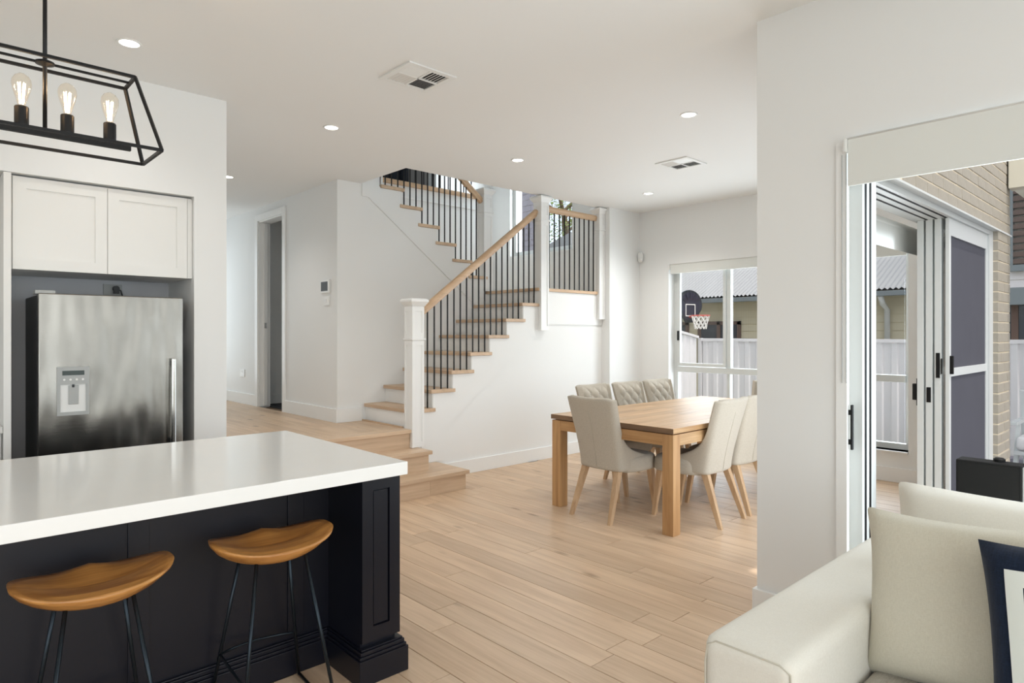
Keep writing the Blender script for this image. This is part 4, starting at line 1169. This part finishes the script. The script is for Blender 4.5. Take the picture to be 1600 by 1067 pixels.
# ------------------------------------------------------------------ basketball hoop
bh = thing('basketball_hoop', 'basketball hoop with dark fan shaped backboard beyond the fence', 'basketball hoop', (13, 8, FZ))
N_ = 24
def board(sc_, d0, d1):
    pts = []
    for i in range(N_ + 1):
        a = R(-18) + R(216) * i / N_; pts.append((.40 * math.cos(a) * sc_, (.34 * math.sin(a)) * sc_))
    pts += [(-.13 * sc_, -.40 * sc_), (.13 * sc_, -.40 * sc_)]
    return MB().prism(pts, 'y', d0, d1)
HC = Matrix.Translation((13.0, 8.03, 2.10)) @ Matrix.Rotation(R(-10), 4, 'Z')
bd = obj(xform(board(1.0, 0, .04), HC), 'backboard_rim', 'backboard_edge', bh)
obj(xform(board(.86, -.006, -.0005), HC), 'backboard', 'backboard', bd)
sq = MB(); e = .012
for a in ((-.16, -.14, -.26, .02), (.14, .16, -.26, .02), (-.16, .16, -.0, .02), (-.16, .16, -.26, -.24)): sq.box(a[0], a[1], -.012, -.0065, a[2], a[3])
obj(xform(sq, HC), 'target_square', 'net', bd)
ln = MB()
for a in (30, 60, 90, 120, 150): ln.bar((.18 * math.cos(R(a)), -.010, .18 * math.sin(R(a)) - .03), (.30 * math.cos(R(a)), -.010, .27 * math.sin(R(a))), .008)
obj(xform(ln, HC), 'marking', 'backboard_edge', bd)
RC = Vector((0, -.30, -.25)); rr = .20
obj(xform(MB().tube([RC + Vector((rr * math.cos(2 * PI * i / 24), rr * math.sin(2 * PI * i / 24), 0)) for i in range(24)], .012, 8, closed=True).box(-.05, .05, -.07, 0, -.29, -.25), HC), 'hoop_ring', 'orange_rim', bh)
nt = MB()
for i in range(10):
    for sg in (1, -1):
        pth = []
        for k in range(5):
            a = 2 * PI * (i + sg * k * .5) / 10; r_ = rr * (1 - .14 * k + .012 * k * k); pth.append(RC + Vector((r_ * math.cos(a), r_ * math.sin(a), -.075 * k)))
        nt.tube(pth, .009, 5)
obj(xform(nt, HC), 'net', 'net', bh)
pB = HC @ Vector((0, .3, 0))
obj(MB().tube([(pB.x, pB.y, FZ), (pB.x, pB.y, 2.05)], .05, 12).tube([(pB.x, pB.y, 1.95), tuple(HC @ Vector((0, .04, -.1)))], .04, 10), 'pole', 'dark_grey', bh)

# ------------------------------------------------------------------ neighbouring house behind the fence
NX = 16.0
nh = thing('neighbour_house', 'cream weatherboard house with pale corrugated roof beyond the fence', 'house', (NX, 8, FZ))
z = FZ; NE = 2.30
while z < NE - .02:
    obj(MB().hexa([(NX - .03, 3.6, z), (NX - .03, 11.6, z), (NX + .05, 11.6, z), (NX + .05, 3.6, z), (NX - .008, 3.6, z + .179), (NX - .008, 11.6, z + .179), (NX + .05, 11.6, z + .179), (NX + .05, 3.6, z + .179)]), 'weatherboard', 'weatherboard', nh)
    z += .18
obj(MB().box(NX + .06, NX + 5.4, 3.6, 11.6, FZ, NE), 'house_body', 'weatherboard', nh)
def corr(y0, y1, xe, ze, xt, ztp, pitch=.11, amp=.022):
    m = MB(); n_ = int((y1 - y0) / pitch * 4); th = .01
    def f(i, j):
        y = y0 + (y1 - y0) * i / n_; h_ = amp * math.sin(2 * PI * (y - y0) / pitch)
        t_ = j; return (xe + (xt - xe) * t_, y, ze + (ztp - ze) * t_ + h_)
    m.grid(f, n_ + 1, 2)
    return m
obj(corr(3.2, 11.7, NX - .55, 2.42, NX + 2.8, 4.15), 'roof_sheet', 'roof_steel', nh, smooth=True)
obj(MB().prism([(NX + 2.8, 4.12), (NX + 6.1, 2.42), (NX - .5, 2.38), (NX - .45, 2.36), (NX + 6.0, 2.36)], 'y', 3.25, 11.65), 'roof_body', 'gutter_steel', nh)
obj(MB().box(NX - .66, NX - .54, 3.2, 11.7, 2.26, 2.37), 'gutter', 'gutter_steel', nh, .01)
obj(MB().box(NX - .54, NX, 3.2, 11.7, 2.30, 2.34), 'eave_lining', 'gutter_steel', nh)
obj(MB().tube([(NX - .57, 4.85, 2.28), (NX - .40, 4.85, 2.1), (NX - .12, 4.85, 1.98), (NX - .08, 4.85, FZ)], .06, 10), 'downpipe', 'white_aluminium', nh, smooth=True)
def nwin(y0, y1, z0, z1_):
    g = MB(); t = .09
    g.box(NX - .08, NX - .02, y0, y0 + t, z0, z1_).box(NX - .08, NX - .02, y1 - t, y1, z0, z1_).box(NX - .08, NX - .02, y0, y1, z1_ - t, z1_).box(NX - .08, NX - .02, y0, y1, z0, z0 + t).box(NX - .08, NX - .02, (y0 + y1) / 2 - .05, (y0 + y1) / 2 + .05, z0, z1_)
    o = obj(g, 'window', 'brown_timber', nh)
    obj(MB().box(NX - .05, NX - .035, y0 + t, y1 - t, z0 + t, z1_ - t), 'pane', 'dark_glass', o)
nwin(8.35, 9.6, .6, 1.78); nwin(5.2, 6.0, .9, 1.83); nwin(9.9, 10.4, .6, 1.78)

# white house seen past the brick corner
h2 = thing('white_house', 'white weatherboard house with slatted shutter past the brick corner', 'house', (14.5, 1, FZ))
HX = 14.5
m = MB(); z = 2.25
while z < 7.0:
    m.hexa([(HX - .03, -3, z), (HX - .03, 2.9, z), (HX + .05, 2.9, z), (HX + .05, -3, z), (HX - .008, -3, z + .157), (HX - .008, 2.9, z + .157), (HX + .05, 2.9, z + .157), (HX + .05, -3, z + .157)]); z += .158
ob = obj(m, 'cladding', 'white_board', h2); ob['kind'] = 'stuff'
obj(MB().box(HX + .06, HX + 4, -3, 2.9, FZ, 7.0), 'house_body', 'white_board', h2)
obj(MB().box(HX - .3, HX + .05, -3, 2.95, 1.95, 2.25), 'fascia', 'gutter_steel', h2)
obj(MB().box(HX - .02, HX + .059, -3, 2.88, FZ, 1.95), 'garage_opening', 'dark_glass', h2)
obj(MB().box(HX - .06, HX - .02, 2.30, 2.40, FZ, 1.95), 'garage_post', 'brown_timber', h2)
sh = obj(MB().box(HX - .16, HX - .04, 2.36, 2.42, 2.55, 4.25).box(HX - .16, HX - .04, 1.4, 1.46, 2.55, 4.25).box(HX - .16, HX - .04, 1.46, 2.36, 2.55, 2.66).box(HX - .16, HX - .04, 1.46, 2.36, 4.16, 4.25), 'shutter_frame', 'gutter_steel', h2)
for i in range(12): obj(MB().box(HX - .14, HX - .07, 1.46, 2.36, 2.68 + i * .124, 2.68 + i * .124 + .085), 'slat', 'slat_timber', sh)
wf = obj(MB().box(HX - .07, HX - .02, 2.56, 2.60, 4.30, 5.15).box(HX - .07, HX - .02, 2.72, 2.76, 4.30, 5.15).box(HX - .07, HX - .02, 2.60, 2.72, 5.08, 5.15).box(HX - .07, HX - .02, 2.60, 2.72, 4.30, 4.36), 'window', 'white_aluminium', h2)
obj(MB().box(HX - .045, HX - .035, 2.60, 2.72, 4.36, 5.08), 'pane', 'dark_glass', wf)

# brick house and tree outside the stair window
h3 = thing('brick_house', 'grey brick building seen through the stair window', 'house', (12.6, 14, FZ))
gm = MB().box(12.52, 12.9, 12.42, 18, FZ, 8)
ob = obj(gm, 'wall', 'mortar', h3)
cz = 2.6; k = 0
while cz < 6.0:
    yy = 12.40 + (.15 if k % 2 else 0)
    while yy < 14.4:
        o = obj(MB().box(12.50, 12.53, yy, yy + .29, cz, cz + .15), 'brick', 'neighbour_brick', ob); yy += .30
    cz += .16; k += 1
tr = thing('garden_tree', 'light green leafy tree outside the stair window', 'tree', (15.5, 14.2, FZ))
rt = random.Random(2)
tk = MB().tube([(15.5, 14.2, FZ), (15.5, 14.25, 3.0), (15.6, 14.1, 4.6), (15.4, 14.4, 6.2)], [.16, .12, .09, .05], 8)
for i in range(14):
    a = rt.uniform(0, 2 * PI); zz = rt.uniform(2.6, 5.6); L_ = rt.uniform(.8, 1.7)
    tk.tube([(15.5, 14.2, zz), (15.5 + L_ * .6 * math.cos(a), 14.2 + L_ * .6 * math.sin(a), zz + .5), (15.5 + L_ * math.cos(a), 14.2 + L_ * math.sin(a), zz + 1.1)], [.05, .035, .015], 6)
obj(tk, 'trunk', 'bark', tr)
lf = MB()
for i in range(9000):
    a = rt.uniform(0, 2 * PI); r_ = 2.4 * rt.random() ** .5; zz = rt.uniform(3.0, 7.2)
    c = Vector((15.5 + r_ * math.cos(a), 14.2 + r_ * math.sin(a), zz)); sz = rt.uniform(.035, .075)
    d1 = Vector((rt.uniform(-1, 1), rt.uniform(-1, 1), rt.uniform(-1, 1))).normalized(); d2 = d1.orthogonal().normalized()
    lf.poly([c - d1 * sz, c + d2 * sz * .45, c + d1 * sz, c - d2 * sz * .45])
o = obj(lf, 'foliage', 'leaf', tr, fix=False); o['kind'] = 'stuff'
gs = thing('pale_outbuilding', 'pale outbuilding with a sloping roof outside the stair window', 'building', (11.4, 10.4, FZ))
obj(MB().box(10.9, 11.9, 9.75, 11.1, FZ, 3.2), 'wall', 'white_board', gs)
obj(MB().prism([(9.7, 3.2), (11.15, 3.2), (11.15, 3.28), (9.7, 3.72)], 'x', 10.8, 12.0), 'roof', 'roof_steel', gs)

# upstairs curtain seen through the stairwell
uc_ = thing('dark_curtain', 'dark blue grey curtain upstairs glimpsed through the stair balusters', 'curtain', (5.6, 8.9, 3.38))
m = MB(); n_ = 60
def cf(i, j): 
    u = i / (n_ - 1); return (4.9 + 1.15 * u, 9.0 + .05 * math.sin(u * 40) + .01 * math.sin(u * 97), 3.40 + j * 1.9)
m.grid(cf, n_, 2)
o = obj(m, 'curtain_cloth', 'dark_curtain', uc_, smooth=True)
so_ = o.modifiers.new('thickness', 'SOLIDIFY'); so_.thickness = .01
obj(MB().tube([(4.8, 9.0, 5.34), (6.2, 9.0, 5.34)], .015, 10), 'curtain_rod', 'black_metal', uc_)
